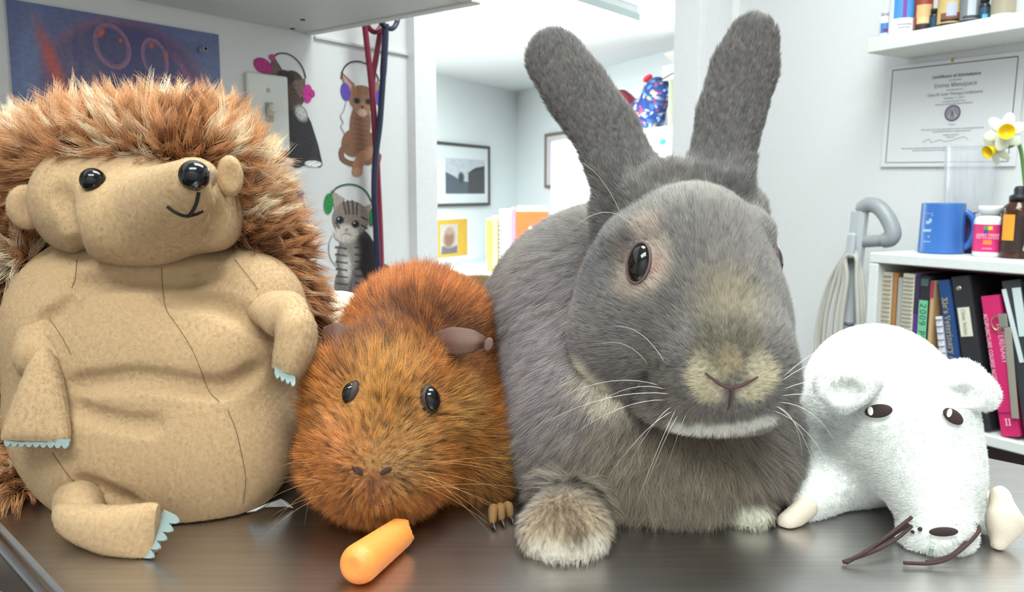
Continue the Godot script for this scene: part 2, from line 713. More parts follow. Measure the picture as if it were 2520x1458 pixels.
func room() -> void:
	var paint := grained(rgb(223, 223, 224), rgb(227, 227, 228), 0.75, 3.0, 0.05, 0.0, 3)
	var trim := grained(rgb(226, 225, 228), rgb(234, 233, 236), 0.45, 4.0, 0.04, 0.04, 5)
	var far_paint := grained(rgb(230, 234, 236), rgb(234, 238, 240), 0.8, 2.0, 0.04, 0.0, 7)
	var a0 := LEFT_A - LEFT_W * 3.0
	var r1 := CORNER + RIGHT_W * 4.5
	var away_l := Vector2(-0.79, -0.61)
	# the doorway in the left wall
	var j0 := plan(W(1046, 475, LEFT_A, LEFT_W))
	var j1 := plan(W(1716, 475, LEFT_A, LEFT_W))
	struct("wall_left", slab(a0, j0, 0, CEIL, 0.075, away_l), paint, "white painted wall with a purple poster and kitten stickers")
	struct("wall_door", slab(j1, CORNER, 0, CEIL, 0.075, away_l), paint, "narrow white wall beside the doorway")
	struct("wall_header", slab(j0, j1, 2.03, CEIL, 0.075, away_l), paint, "white wall above the doorway")
	struct("wall_right", slab(CORNER - RIGHT_W * 0.0, r1, 0, CEIL, 0.12, Vector2(0.85, -0.53)), paint, "pale wall carrying a shelf and a framed certificate")
	struct("wall_back", slab(r1, a0, 0, CEIL, 0.12, Vector2(0, 1)), paint)
	# casings of the doorway, proud of the wall
	var face_n := Vector2(0.79, 0.61)
	var c0 := plan(W(1006, 475, LEFT_A, LEFT_W))
	struct("trim_1", slab(c0, j0 + LEFT_W * 0.012, 0, 2.09, 0.018, face_n), trim, "white door casing between the stethoscopes and the doorway")
	var c1 := plan(W(1748, 475, LEFT_A, LEFT_W))
	struct("trim_2", slab(j1 - LEFT_W * 0.012, c1, 0, 2.09, 0.018, face_n), trim, "white door casing behind the tall rabbit ears")
	struct("trim_3", slab(c0, c1, 2.03, 2.09, 0.019, face_n), trim)
	# jamb boards lining the opening
	struct("trim_4", slab(j0, j0 + LEFT_W * 0.014, 0, 2.03, 0.075, away_l), trim)
	struct("trim_5", slab(j1 - LEFT_W * 0.014, j1, 0, 2.03, 0.075, away_l), trim)
	# a narrow boxed post in the corner
	var q0 := plan(W(1803, 475, CORNER, RIGHT_W))
	struct("trim_6", slab(CORNER + RIGHT_W * 0.004, q0, 0, CEIL, 0.025, Vector2(-0.85, 0.53)), paint)
	# far room
	var fl := FAR_C + Vector2(-0.485, 0.874) * 10.6
	var fr := FAR_C + Vector2(0.406, 0.914) * 10.2
	struct("wall_far_left", slab(FAR_C, fl, 0, CEIL, 0.12, Vector2(-1, -0.5)), far_paint, "far room wall with a framed landscape picture")
	struct("wall_far_right", slab(FAR_C, fr, 0, CEIL, 0.12, Vector2(1, -0.4)), far_paint, "far room wall behind the white refrigerator")
	struct("wall_side_left", slab(fl, a0, 0, CEIL, 0.12, Vector2(-1, 0)), far_paint)
	struct("wall_side_right", slab(fr, r1, 0, CEIL, 0.12, Vector2(1, 0)), far_paint)
	var tile := grained(rgb(84, 70, 62), rgb(104, 90, 80), 0.4, 1.2, 0.03, 0.0, 9)
	struct("floor", boxed(Vector3(11, 0.1, 14), 0.0, Transform3D(Basis(), Vector3(-0.3, -0.05, -4.7))), tile, "grey vinyl floor")
	struct("ceiling", boxed(Vector3(11, 0.1, 14), 0.0, Transform3D(Basis(), Vector3(-0.3, CEIL + 0.05, -4.7))), grained(rgb(232, 236, 238), rgb(238, 241, 243), 0.9, 2.0, 0.05, 0.0, 11), "white ceiling")

func plan(p: Vector3) -> Vector2:
	return Vector2(p.x, p.z)

# ---------------------------------------------------------------- the steel table
func exam_table() -> void:
	var s := Vector3(1, 0, 1).normalized()      # along the table
	var d := Vector3(1, 0, -1).normalized()     # across it, away from the viewer
	var near := 0.141 / sqrt(2.0)
	var far := 0.87 / sqrt(2.0)
	var o := thing("exam_table", "brushed stainless steel exam table under the animals and toys", "table", d * ((near + far) * 0.5) + s * -0.2)
	o.basis = Basis(s, Vector3.UP, s.cross(Vector3.UP))
	var steel := StandardMaterial3D.new()
	steel.albedo_texture = noise_tex(0.02, 512, 4, false, 4.0, [rgb(188, 184, 183), rgb(202, 199, 198)], 21)
	steel.metallic = 1.0
	steel.roughness = 0.30
	steel.uv1_scale = Vector3(0.8, 22.0, 1.0)
	steel.normal_enabled = true
	steel.normal_texture = noise_tex(0.05, 1024, 4, true, 3.0, [], 22)
	steel.normal_scale = 0.05
	var half := (far - near) * 0.5
	var top := Mesher.new()
	# brushed grain runs along the world x axis
	var c := Vector2(cos(PI / 4), sin(PI / 4))
	var corners := [Vector3(-0.55, 0, half), Vector3(0.55, 0, half), Vector3(0.55, 0, -half), Vector3(-0.55, 0, -half)]
	var e := 0.004
	var inner := [Vector3(-0.55 + e, 0, half - e), Vector3(0.55 - e, 0, half - e), Vector3(0.55 - e, 0, -half + e), Vector3(-0.55 + e, 0, -half + e)]
	var up := Vector3(0, TABLE, 0)
	var uvs := inner.map(func(p): return Vector2(p.x * c.x - p.z * c.y, p.x * c.y + p.z * c.x) * 1.0)
	top.face(inner.map(func(p): return p + up), uvs)
	for i in 4:
		var j := (i + 1) % 4
		var out := [inner[i] + up, inner[j] + up, corners[j] + up + Vector3(0, -e, 0), corners[i] + up + Vector3(0, -e, 0)]
		out.reverse()
		top.face(out)
		var side := [corners[i] + up + Vector3(0, -e, 0), corners[j] + up + Vector3(0, -e, 0), corners[j] + up + Vector3(0, -0.035, 0), corners[i] + up + Vector3(0, -0.035, 0)]
		side.reverse()
		top.face(side)
	var under := corners.map(func(p): return p + up + Vector3(0, -0.035, 0))
	under.reverse()
	top.face(under)
	obj("table_top", top.done(), steel, o)
	var plain := mat(rgb(150, 150, 152), 0.3, 1.0)
	var k := Mesher.new()
	k.tube([Vector3(-0.55, TABLE - 0.0042, half + 0.001), Vector3(0.55, TABLE - 0.0042, half + 0.001)], 0.0035, 10)
	obj("rolled_edge", k.done(), plain, o)
	obj("column", lathed([Vector2(0.0, 0.04), Vector2(0.06, 0.04), Vector2(0.06, 0.5), Vector2(0.045, 0.52), Vector2(0.045, TABLE - 0.036), Vector2(0.0, TABLE - 0.036)], 24), plain, o)
	obj("base", boxed(Vector3(0.6, 0.04, 0.4), 0.01, Transform3D(Basis(), Vector3(0, 0.02, 0))), plain, o)

# ---------------------------------------------------------------- plush hedgehog
func hedgehog() -> void:
	var o := thing("plush_hedgehog", "tan plush hedgehog toy with shaggy brown fur and glossy black nose", "stuffed toy")
	var velour := grained(rgb(178, 147, 109), rgb(188, 157, 120), 0.95, 22.0, 0.10, 0.08, 31)
	velour.rim_enabled = true
	velour.rim = 0.35
	velour.rim_tint = 0.6
	var black := mat(rgb(12, 12, 14), 0.12)
	var thread := mat(rgb(104, 80, 56), 0.9)
	var felt := grained(rgb(124, 140, 138), rgb(146, 160, 158), 0.95, 30.0, 0.1, 0.4, 33)
	# body
	var b := Body.new()
	b.ell(P(394, 930, 0.505), Vector3(0.081, 0.076, 0.074), 0.03)
	b.ell(P(412, 1045, 0.492), Vector3(0.081, 0.052, 0.066), 0.04)
	b.ell(P(375, 740, 0.500), Vector3(0.066, 0.050, 0.055), 0.04)
	b.ell(P(150, 800, 0.475), Vector3(0.022, 0.030, 0.028), 0.03)
	b.ell(P(640, 760, 0.480), Vector3(0.026, 0.030, 0.028), 0.03)
	# bulges and creases of the slack filling
	b.ell(P(420, 870, 0.455), Vector3(0.05, 0.018, 0.022), 0.03)
	b.ell(P(420, 1130, 0.450), Vector3(0.062, 0.040, 0.030), 0.035)
	var crease := func(list: Array, rad: float):
		var pts := []
		for q in list: pts.append(on(b, q[0], q[1]) + sight(q[0], q[1]) * -0.0005)
		return [curved(pts, 4), rad]
	var cuts := [
		crease.call([[170, 950], [260, 938], [350, 930], [470, 948], [560, 952], [630, 915]], 0.0035),
		crease.call([[165, 995], [230, 1022], [310, 1040], [380, 1044]], 0.0028),
		crease.call([[410, 728], [480, 735], [560, 758], [640, 800], [690, 830]], 0.0034),
		crease.call([[190, 700], [300, 690], [420, 690], [520, 668]], 0.0040),
		crease.call([[180, 735], [140, 770], [100, 790]], 0.0028),
		crease.call([[200, 1190], [260, 1215], [320, 1240]], 0.0030),
	]
	for q in cuts: b.path(q[0], q[1], 0.006, true)
	b.build(0.0023, TABLE + 0.001)
	var body_part := obj("body", b.mesh(), velour, o)
	var nap := hair_mat(0.95, 0.1)
	var pile := []
	for i in 2: pile.append(lock(10, 0.0011, 0.0007, 0.4, 0.00011, 130 + i, Color.WHITE, Color.WHITE, 2, 0.0, 0.9))
	var lie := func(_p: Vector3, _n: Vector3) -> Vector3: return Vector3(0.3, -0.5, 0.2)
	var tone := FastNoiseLite.new()
	tone.seed = 12
	tone.frequency = 90.0
	var dye := func(p: Vector3, _n: Vector3) -> Array:
		return [lin(182, 151, 113).lerp(lin(194, 163, 126), 0.5 + tone.get_noise_3dv(p) * 0.25), 1.0]
	fur(body_part, "velour_nap", b, pile, nap, 650000.0, lie, dye, 42, "", 0.8, 0.2)
	# head
	var h := Body.new()
	h.ell(P(335, 500, 0.478), Vector3(0.0500, 0.031, 0.043), 0.012)
	h.ell(P(365, 565, 0.468), Vector3(0.043, 0.015, 0.036), 0.02)
	h.ell(P(540, 520, 0.464), Vector3(0.0085, 0.019, 0.024), 0.015)
	h.ell(P(165, 490, 0.466), Vector3(0.0150, 0.024, 0.024), 0.015)
	h.cone(P(360, 535, 0.448), P(478, 455, 0.414), 0.0255, 0.0135, 0.010)
	h.ell(P(275, 555, 0.444), Vector3(0.015, 0.017, 0.018), 0.012)
	var fold := []
	for q in [[150, 470], [165, 540], [185, 600], [230, 640]]: fold.append(on(h, q[0], q[1]))
	h.path(curved(fold, 4), 0.0018, 0.008, true)
	var fold2 := []
	for q in [[535, 450], [538, 520], [520, 590]]: fold2.append(on(h, q[0], q[1]))
	h.path(curved(fold2, 4), 0.0016, 0.008, true)
	h.build(0.0024)
	var head_part := obj("head", h.mesh(), velour, o)
	fur(head_part, "velour_nap", h, pile, nap, 650000.0, lie, dye, 43, "", 0.8, 0.2)
	for q in [[66, 510, 0.452, 0.0100, 0.0125, 0.5], [566, 434, 0.452, 0.0085, 0.0115, -0.5]]:
		var e := Body.new()
		var t := Basis(Vector3.UP, q[5])
		e.ell(P(q[0], q[1], q[2]), Vector3(q[3], q[4], 0.0050), 0.004, t)
		e.ell(P(q[0], q[1], q[2] - 0.008), Vector3(q[3] * 0.6, q[4] * 0.6, 0.0045), 0.004, t, true)
		e.build(0.0018)
		fur(obj("ear", e.mesh(), velour, o), "velour_nap", e, pile, nap, 650000.0, lie, dye, 44, "", 0.8, 0.2)
	# eye, nose, stitched mouth
	var eye := on(h, 232, 448)
	obj("eye", balled(eye + h.grad(eye) * 0.0012, Vector3(0.0068, 0.0066, 0.0066)), black, o)
	var nose := on(h, 478, 440)
	obj("nose", balled(P(478, 432, EYE.z - nose.z - 0.0015), Vector3(0.0076, 0.0074, 0.0070), Basis(), 28), black, o)
	for list in [[[489, 474], [484, 498], [476, 516], [466, 530]], [[412, 508], [428, 520], [446, 529], [466, 532]], [[466, 531], [482, 527], [500, 519]]]:
		obj("mouth_stitch", tubed(drawn(h, list, 0.0002), 0.0009, 6), mat(rgb(26, 24, 26), 0.8), o)
	# sewn seams
	for list in [[[398, 660], [400, 705], [408, 760], [440, 808], [470, 855], [492, 905], [515, 965], [540, 990]], [[560, 1010], [580, 1060], [594, 1120], [604, 1180], [598, 1240]],
			[[122, 785], [150, 825], [176, 872]], [[130, 1115], [165, 1165], [205, 1210]], [[578, 640], [610, 680], [634, 712]], [[190, 640], [186, 680], [176, 710]]]:
		obj("seam", tubed(drawn(b, list, 0.0004, 6), 0.00016, 5), thread, o)
	# arms and foot: slack pouches closed by felt claws
	var sleeve := Body.new()
	sleeve.cone(P(115, 815, 0.452), P(108, 875, 0.440), 0.015, 0.0150, 0.01)
	sleeve.ell(P(145, 900, 0.436), Vector3(0.0085, 0.011, 0.010), 0.008)
	sleeve.build(0.0022)
	fur(obj("sleeve", sleeve.mesh(), velour, o), "velour_nap", sleeve, pile, nap, 650000.0, lie, dye, 45, "", 0.8, 0.2)
	var hand_near := pouch([[116, 868, .432, 14, .006, 0.0], [114, 890, .428, 30, .008, 0.0], [108, 930, .424, 46, .0085, 0.0], [101, 985, .419, 64, .0085, 0.0], [95, 1035, .415, 78, .0080, 0.0], [90, 1070, .412, 86, .0068, 0.02], [88, 1086, .411, 87, .0045, 0.03]])
	fur(obj("arm", hand_near.mesh(), velour, o), "velour_nap", hand_near, pile, nap, 650000.0, lie, dye, 47, "", 0.8, 0.2)
	claws(o, P(12, 1084, 0.4085), P(172, 1090, 0.4075), Vector3(0.0, -0.0030, 0.0012), 9, felt)
	var hand_far := pouch([[640, 755, .462, 30, .010, 1.1], [672, 762, .452, 40, .012, 0.9], [706, 778, .444, 48, .0135, 0.6], [728, 808, .438, 50, .0135, 0.25], [728, 850, .434, 49, .0125, -0.05], [716, 890, .431, 44, .0105, -0.25], [704, 918, .429, 36, .0070, -0.35]])
	fur(obj("arm", hand_far.mesh(), velour, o), "velour_nap", hand_far, pile, nap, 650000.0, lie, dye, 47, "", 0.8, 0.2)
	claws(o, P(676, 912, 0.4215), P(726, 938, 0.4215), Vector3(0.001, -0.0030, 0.004), 4, felt)
	var leg := Body.new()
	leg.ell(P(205, 1235, 0.428), Vector3(0.0135, 0.0150, 0.016), 0.01)
	var ea := P(418, 1262, 0.394)
	var eb := P(342, 1368, 0.385)
	var root := P(205, 1285, 0.404)
	var ea_mid := (ea + eb) * 0.5
	var fa := (ea_mid - root).normalized()
	var pad := fa.cross((ea - eb).normalized()).normalized()
	leg.cone(P(200, 1240, 0.415), root, 0.0115, 0.0105, 0.010)
	leg.build(0.0022, TABLE + 0.0005)
	fur(obj("leg", leg.mesh(), velour, o), "velour_nap", leg, pile, nap, 650000.0, lie, dye, 46, "", 0.8, 0.2)
	var foot_near := pouch([[178, 1258, .412, 34, .010, -1.2], [196, 1278, .405, 46, .012, -1.05], [236, 1296, .400, 54, .0125, -0.98], [290, 1308, .394, 64, .0115, -0.95], [340, 1313, .391, 74, .0095, -0.95], [374, 1315, .389, 80, .0060, -0.95], [386, 1316, .389, 79, .0038, -0.95]])
	fur(obj("foot", foot_near.mesh(), velour, o), "velour_nap", foot_near, pile, nap, 650000.0, lie, dye, 47, "", 0.8, 0.2)
	claws(o, ea + fa * 0.0005, eb + fa * 0.0005, fa * 0.0078 + Vector3(0, -0.001, 0.002), 5, felt)
	# the care label sewn into the bottom seam
	var slip := Mesher.new()
	var sa := [T(606, 1262, 0.004), T(650, 1248, 0.006), T(704, 1246, 0.003), T(722, 1250, 0.001)]
	var sb := [T(630, 1258, 0.010), T(668, 1236, 0.012), T(690, 1228, 0.010), T(705, 1235, 0.006)]
	for i in 3:
		slip.face([sa[i], sa[i + 1], sb[i + 1], sb[i]])
		slip.face([sb[i] + Vector3(0, -0.0004, 0), sb[i + 1] + Vector3(0, -0.0004, 0), sa[i + 1] + Vector3(0, -0.0004, 0), sa[i] + Vector3(0, -0.0004, 0)])
	obj("care_label", slip.done(), mat(rgb(206, 208, 206), 0.6), o)
	# the shaggy pelt: a hood round the face and a mantle down the back
	var s := Body.new()
	s.ell(P(378, 800, 0.575), Vector3(0.089, 0.105, 0.060), 0.03)
	s.ell(P(330, 470, 0.540), Vector3(0.060, 0.038, 0.045), 0.03)
	var rim := [[55, 1235, 0.470, 0.020], [30, 1120, 0.490, 0.020], [0, 950, 0.505, 0.020], [-5, 780, 0.505, 0.020], [20, 640, 0.495, 0.017], [10, 550, 0.495, 0.016], [45, 450, 0.490, 0.015], [105, 392, 0.486, 0.014],
		[200, 358, 0.480, 0.0135], [320, 346, 0.476, 0.0135], [430, 348, 0.478, 0.0135], [520, 366, 0.484, 0.015], [572, 420, 0.494, 0.014], [600, 490, 0.500, 0.015], [630, 570, 0.507, 0.016], [665, 655, 0.512, 0.015], [692, 745, 0.518, 0.015], [712, 850, 0.525, 0.016], [712, 980, 0.53, 0.018]]
	var pts := []
	var rad := []
	for q in rim:
		pts.append(P(q[0], q[1], q[2]))
		rad.append(q[3] * 0.86)
	s.path(pts, rad, 0.012)
	s.build(0.004, TABLE + 0.004)
	obj("pelt", s.mesh(), mat(rgb(104, 70, 46), 0.95), o)
	var middle := P(330, 640, 0.50)
	var patch := FastNoiseLite.new()
	patch.seed = 5
	patch.frequency = 30.0
	var lay := FastNoiseLite.new()
	lay.seed = 8
	lay.frequency = 22.0
	var comb := func(p: Vector3, _n: Vector3) -> Vector3:
		var w := p - middle
		w.z *= 0.6
		w = w.normalized()
		w.y += -0.55 if p.y < 1.09 else 0.25
		w.x += lay.get_noise_3dv(p) * 1.3
		w.y += lay.get_noise_3dv(p + Vector3(7, 0, 0)) * 0.6
		return w
	var look := func(p: Vector3, n: Vector3) -> Array:
		var q := patch.get_noise_3dv(p) + (hash(Vector3i(p * 3000.0)) % 100) * 0.006 - 0.3
		var cc := lin(206, 153, 108)
		if q > 0.12: cc = cc.lerp(lin(238, 222, 194), clampf((q - 0.12) * 4.0, 0.0, 1.0))
		elif q < -0.15: cc = cc.lerp(lin(138, 92, 58), clampf((-0.15 - q) * 4.0, 0.0, 1.0))
		return [cc, 1.0]
	var hm := hair_mat(0.6, 0.4)
	var locks := []
	for i in 4: locks.append(lock(26, 0.0042, 0.022, 0.6, 0.00055, 100 + i, Color(0.70, 0.60, 0.52), Color(1.0, 0.96, 0.92), 5, 0.88, 0.5))
	for i in 2: locks.append(lock(22, 0.0040, 0.025, 0.7, 0.00055, 110 + i, Color(1.1, 1.15, 1.2), Color(0.95, 0.85, 0.75), 5, 0.85, 0.5))
	fur(o, "shaggy_fur", s, locks, hm, 110000.0, comb, look, 41, "", 0.55, 0.4)

# a slack sewn pouch: sections of [u, v, d, half width in sight units, half thickness, tilt of the width from level]
func pouch(list: Array) -> Body:
	var k := Mesher.new()
	var rings := []
	var mid := []
	for q in list: mid.append(P(q[0], q[1], q[2]))
	for i in list.size():
		var q: Array = list[i]
		var along: Vector3 = (mid[mini(i + 1, mid.size() - 1)] - mid[maxi(i - 1, 0)]).normalized()
		var w := Vector3(cos(q[5]), -sin(q[5]), 0.0)
		w = (w - along * w.dot(along)).normalized()
		var t := along.cross(w).normalized()
		var ring := []
		for j in 20:
			var a := TAU * j / 20.0
			var x := signf(cos(a)) * pow(absf(cos(a)), 0.8)
			var p: Vector3 = mid[i] + w * (x * q[3] * q[2] / FOCAL) + t * (sin(a) * q[4])
			p.y = maxf(p.y, TABLE + 0.0006)
			ring.append(p)
		rings.append(ring)
	var fine := []
	for i in rings.size() - 1:
		for s in 4:
			var ring := []
			for j in 20:
				var b: Vector3 = rings[i][j]
				ring.append(b.cubic_interpolate(rings[i + 1][j], rings[maxi(i - 1, 0)][j], rings[mini(i + 2, rings.size() - 1)][j], s / 4.0))
			fine.append(ring)
	fine.append(rings[-1])
	k.skin(fine, true, true)
	var b := Body.new()
	b.v = k.v
	b.n = k.n
	b.f = k.f
	return b

# a strip of felt claws between two points, the teeth reaching out
func claws(o: Node3D, a: Vector3, b: Vector3, out: Vector3, teeth: int, m: Material) -> void:
	var k := Mesher.new()
	var up := (b - a).cross(out).normalized() * 0.0006
	var top := []
	for i in teeth * 4 + 1:
		var w := float(i) / (teeth * 4)
		var z := absf(fposmod(w * teeth, 1.0) - 0.5) * 2.0
		top.append(a.lerp(b, w) + out * (1.0 - 0.55 * z * z))
	for i in teeth * 4:
		var p := a.lerp(b, float(i) / (teeth * 4)) - out * 0.5
		var q := a.lerp(b, float(i + 1) / (teeth * 4)) - out * 0.5
		k.face([p + up, q + up, top[i + 1] + up, top[i] + up])
		k.face([top[i] - up, top[i + 1] - up, q - up, p - up])
		k.face([top[i] + up, top[i + 1] + up, top[i + 1] - up, top[i] - up])
	obj("claw_strip", k.done(), m, o)

# ---------------------------------------------------------------- guinea pig
func whisker(o: Node3D, a: Vector3, b: Vector3, sag: Vector3, m: Material, r := 0.00012) -> void:
	var pts := []
	var rad := []
	for i in 9:
		var w := i / 8.0
		pts.append(a.lerp(b, w) + sag * (w * (1.0 - w) * 4.0))
		rad.append(r * (1.0 - 0.85 * w))
	obj("whisker", tubed(pts, rad, 5), m, o)

func guinea_pig() -> void:
	var o := thing("guinea_pig", "orange brown guinea pig crouching behind the bitten carrot", "guinea pig")
	var b := Body.new()
	b.ell(P(1040, 925, 0.545), Vector3(0.045, 0.056, 0.080), 0.03)
	b.ell(P(1035, 825, 0.520), Vector3(0.032, 0.031, 0.05), 0.03)
	b.ell(P(1005, 1065, 0.480), Vector3(0.050, 0.042, 0.045), 0.025)
	b.ell(P(962, 985, 0.454), Vector3(0.040, 0.036, 0.040), 0.015)
	b.ell(P(932, 1128, 0.432), Vector3(0.0365, 0.0285, 0.030), 0.008)
	b.cone(P(945, 1010, 0.430), P(917, 1140, 0.410), 0.020, 0.018, 0.018)
	b.ell(P(935, 1215, 0.425), Vector3(0.020, 0.012, 0.016), 0.015)
	b.ell(P(1190, 1150, 0.490), Vector3(0.022, 0.035, 0.035), 0.02)
	var eyes := [on(b, 1058, 984), on(b, 858, 968)]
	b.build(0.0034, TABLE + 0.0005)
	var orange := lin(204, 122, 54)
	var gold := lin(212, 160, 94)
	var dark := lin(84, 46, 22)
	var deep := lin(132, 64, 20)
	var on_b := func(u, v): return on(b, u, v)
	var patches := [
		[on_b.call(1030, 700), 0.05, 0.7, lin(190, 106, 42)],
		[on_b.call(940, 880), 0.022, 0.8, lin(136, 76, 36)], [on_b.call(1060, 820), 0.020, 0.7, dark], [on_b.call(1120, 880), 0.020, 0.9, lin(140, 80, 38)], [on_b.call(840, 870), 0.018, 0.9, lin(140, 80, 38)],
		[on_b.call(1190, 900), 0.020, 0.9, lin(150, 88, 42)],
		[on_b.call(1010, 790), 0.016, 0.7, lin(120, 66, 30)], [on_b.call(900, 850), 0.014, 0.7, lin(120, 66, 30)], [on_b.call(1160, 850), 0.014, 0.6, lin(104, 58, 28)], [on_b.call(812, 900), 0.014, 0.7, lin(124, 70, 34)], [on_b.call(960, 960), 0.020, 0.8, gold], [on_b.call(930, 1070), 0.034, 0.6, gold], [on_b.call(915, 1150), 0.018, 0.8, lin(206, 168, 116)], [on_b.call(1120, 1010), 0.018, 0.8, gold],
		[on_b.call(1230, 1180), 0.03, 0.7, lin(178, 128, 62)], [on_b.call(925, 1195), 0.007, 0.6, lin(170, 124, 96)], [on_b.call(800, 1150), 0.025, 0.7, lin(214, 136, 74)]]
	var tick := FastNoiseLite.new()
	tick.seed = 4
	tick.frequency = 60.0
	var shade := func(p: Vector3, _n: Vector3) -> Color:
		return patched(orange, patches, p)
	var undercoat := func(p: Vector3, n: Vector3) -> Color:
		return (shade.call(p, n) as Color).lerp(dark, 0.55)
	obj("body", b.mesh(undercoat), hair_mat(0.95, 0.2), o)
	var nose := P(917, 1165, 0.40)
	var whorl := on_b.call(1060, 830) as Vector3
	var comb := func(p: Vector3, _n: Vector3) -> Vector3:
		var w := (p - nose).normalized() * 1.0
		w.y -= 0.25 * clampf((1.02 - p.y) / 0.05, 0.0, 1.0)
		var q := p - whorl
		if q.length() < 0.05: w = w.lerp(q.normalized(), 0.85 * (1.0 - q.length() / 0.05))
		return w
	var look := func(p: Vector3, n: Vector3) -> Array:
		var d := p.distance_to(nose)
		var l := clampf(0.35 + d * 11.0, 0.4, 1.0)
		for e in eyes:
			var near: float = p.distance_to(e)
			if near < 0.0068: return [Color.BLACK, 0.0]
			l *= clampf(0.22 + (near - 0.0068) / 0.016, 0.22, 1.0)
		if d < 0.012: l = 0.3
		var cc: Color = shade.call(p, n)
		var q: int = hash(Vector3i(p * 5000.0)) % 100
		if q < 20: cc = cc.lerp(lin(42, 24, 14), 0.75)
		elif q > 78: cc = cc.lerp(lin(224, 150, 74), 0.5)
		var belly := clampf((0.975 - p.y) / 0.02, 0.0, 1.0)
		return [cc, l * (1.0 - 0.45 * belly)]
	var locks := []
	for i in 4: locks.append(lock(10, 0.0024, 0.0150, 0.55, 0.00036, 200 + i, Color(0.85, 0.80, 0.75), Color(1.05, 1.0, 0.95), 3, 0.35, 0.45))
	for i in 2: locks.append(lock(9, 0.0024, 0.0165, 0.55, 0.00034, 210 + i, Color(1.1, 1.05, 1.0), Color(0.30, 0.24, 0.20), 3, 0.3, 0.45))
	fur(o, "fur", b, locks, hair_mat(0.5, 0.4), 420000.0, comb, look, 51, "", 0.22, 0.4)
	# eyes
	var black := mat(rgb(14, 11, 12), 0.06)
	var lid := mat(rgb(52, 36, 34), 0.6)
	for i in 2:
		var nn := b.grad(eyes[i])
		var t := Basis.looking_at(-nn, Vector3.UP)
		if i == 1: nn = (nn + Vector3(-0.8, 0, 0)).normalized()
		if i == 1: t = Basis.looking_at(-nn, Vector3.UP)
		var e := obj("eye", balled(eyes[i] + nn * (0.0006 - 0.0022 * i), Vector3(0.0055 - 0.0018 * i, 0.0070 - 0.0008 * i, 0.0052), t), black, o)
		obj("eyelid", balled(eyes[i] - nn * (0.0006 + 0.0022 * i), Vector3(0.0066 - 0.0018 * i, 0.0082 - 0.0008 * i, 0.0046), t), lid, e)
	# ears: thin crinkled petals
	var skin := grained(rgb(76, 48, 38), rgb(104, 70, 56), 0.7, 40.0, 0.06, 0.3, 53)
	skin.backlight_enabled = true
	skin.backlight = Color(0.35, 0.18, 0.12)
	petal(o, [[[1066, 822, .448], [1075, 850, .444], [1092, 872, .440]], [[1110, 806, .446], [1118, 842, .438], [1126, 874, .436]], [[1160, 812, .444], [1164, 842, .437], [1164, 868, .436]], [[1184, 824, .445], [1186, 842, .440], [1182, 858, .441]], [[1196, 832, .448], [1194, 846, .446], [1188, 858, .446]]], skin)
	petal(o, [[[862, 806, .452], [852, 836, .446], [848, 862, .442]], [[826, 796, .452], [822, 830, .446], [816, 860, .444]], [[796, 806, .455], [792, 830, .452], [794, 852, .452]]], skin)
	obj("ear_lobe", balled(P(1202, 848, 0.4445), Vector3(0.0026, 0.0040, 0.0010), Basis(Vector3.BACK, -0.3)), mat(rgb(112, 84, 76), 0.7), o)
	# nose and mouth
	var pink := mat(rgb(112, 66, 50), 0.7)
	var slit := mat(rgb(52, 26, 20), 0.8)
	for list in [[[868, 1150], [880, 1160], [893, 1170]], [[962, 1152], [950, 1160], [936, 1168]]]:
		var pts := []
		for q in list: pts.append(on(b, q[0], q[1]) - sight(q[0], q[1]) * 0.0016)
		obj("nostril", tubed(curved(pts, 3), [0.0008, 0.0012, 0.0014, 0.0015, 0.0013, 0.0010, 0.0007], 8), slit, o)
	var lip := []
	for q in [[908, 1232], [922, 1240], [945, 1242], [968, 1232]]: lip.append(on(b, q[0], q[1]) - sight(q[0], q[1]) * 0.0040)
	obj("mouth", tubed(curved(lip, 3), 0.0008, 6), pink, o)
	var cleft := []
	for q in [[914, 1172], [914, 1195], [918, 1216]]: cleft.append(on(b, q[0], q[1]) - sight(q[0], q[1]) * 0.0020)
	obj("lip_cleft", tubed(curved(cleft, 3), 0.0006, 6), pink, o)
	# whiskers
	var wm := mat(rgb(196, 140, 84), 0.5)
	var rr := RandomNumberGenerator.new()
	rr.seed = 9
	for i in 11:
		var u := 1000.0 + rr.randf_range(0, 70)
		var v := 1150.0 + rr.randf_range(-10, 60)
		whisker(o, on(b, u, v), P(1190 + rr.randf_range(0, 110), 1130 + i * 20 + rr.randf_range(-20, 20), 0.40), Vector3(0, 0.004, 0.004), wm)
	for i in 10:
		var u := 835.0 - rr.randf_range(0, 50)
		var v := 1155.0 + rr.randf_range(-10, 60)
		whisker(o, on(b, u, v), P(640 + rr.randf_range(0, 110), 1140 + i * 20 + rr.randf_range(-20, 20), 0.40), Vector3(0, 0.004, 0.004), wm)
	# a front foot
	var toe := mat(rgb(116, 82, 44), 0.8)
	var nail := mat(rgb(44, 36, 32), 0.35)
	for i in 3:
		var a := T(1215 + i * 16, 1252 - i * 2, 0.006)
		var e := T(1212 + i * 22, 1290 - i * 8, 0.0022)
		obj("toe", tubed(curved([a, a.lerp(e, 0.5) + Vector3(0, 0.003, 0), e], 3), [0.0028, 0.0029, 0.0029, 0.0028, 0.0026, 0.0023, 0.0015], 8), toe, o)
		obj("claw", tubed([e, e + Vector3(0.0012, -0.0006, 0.0035), e + Vector3(0.0016, -0.0016, 0.0055)], [0.0015, 0.001, 0.0003], 6), nail, o)

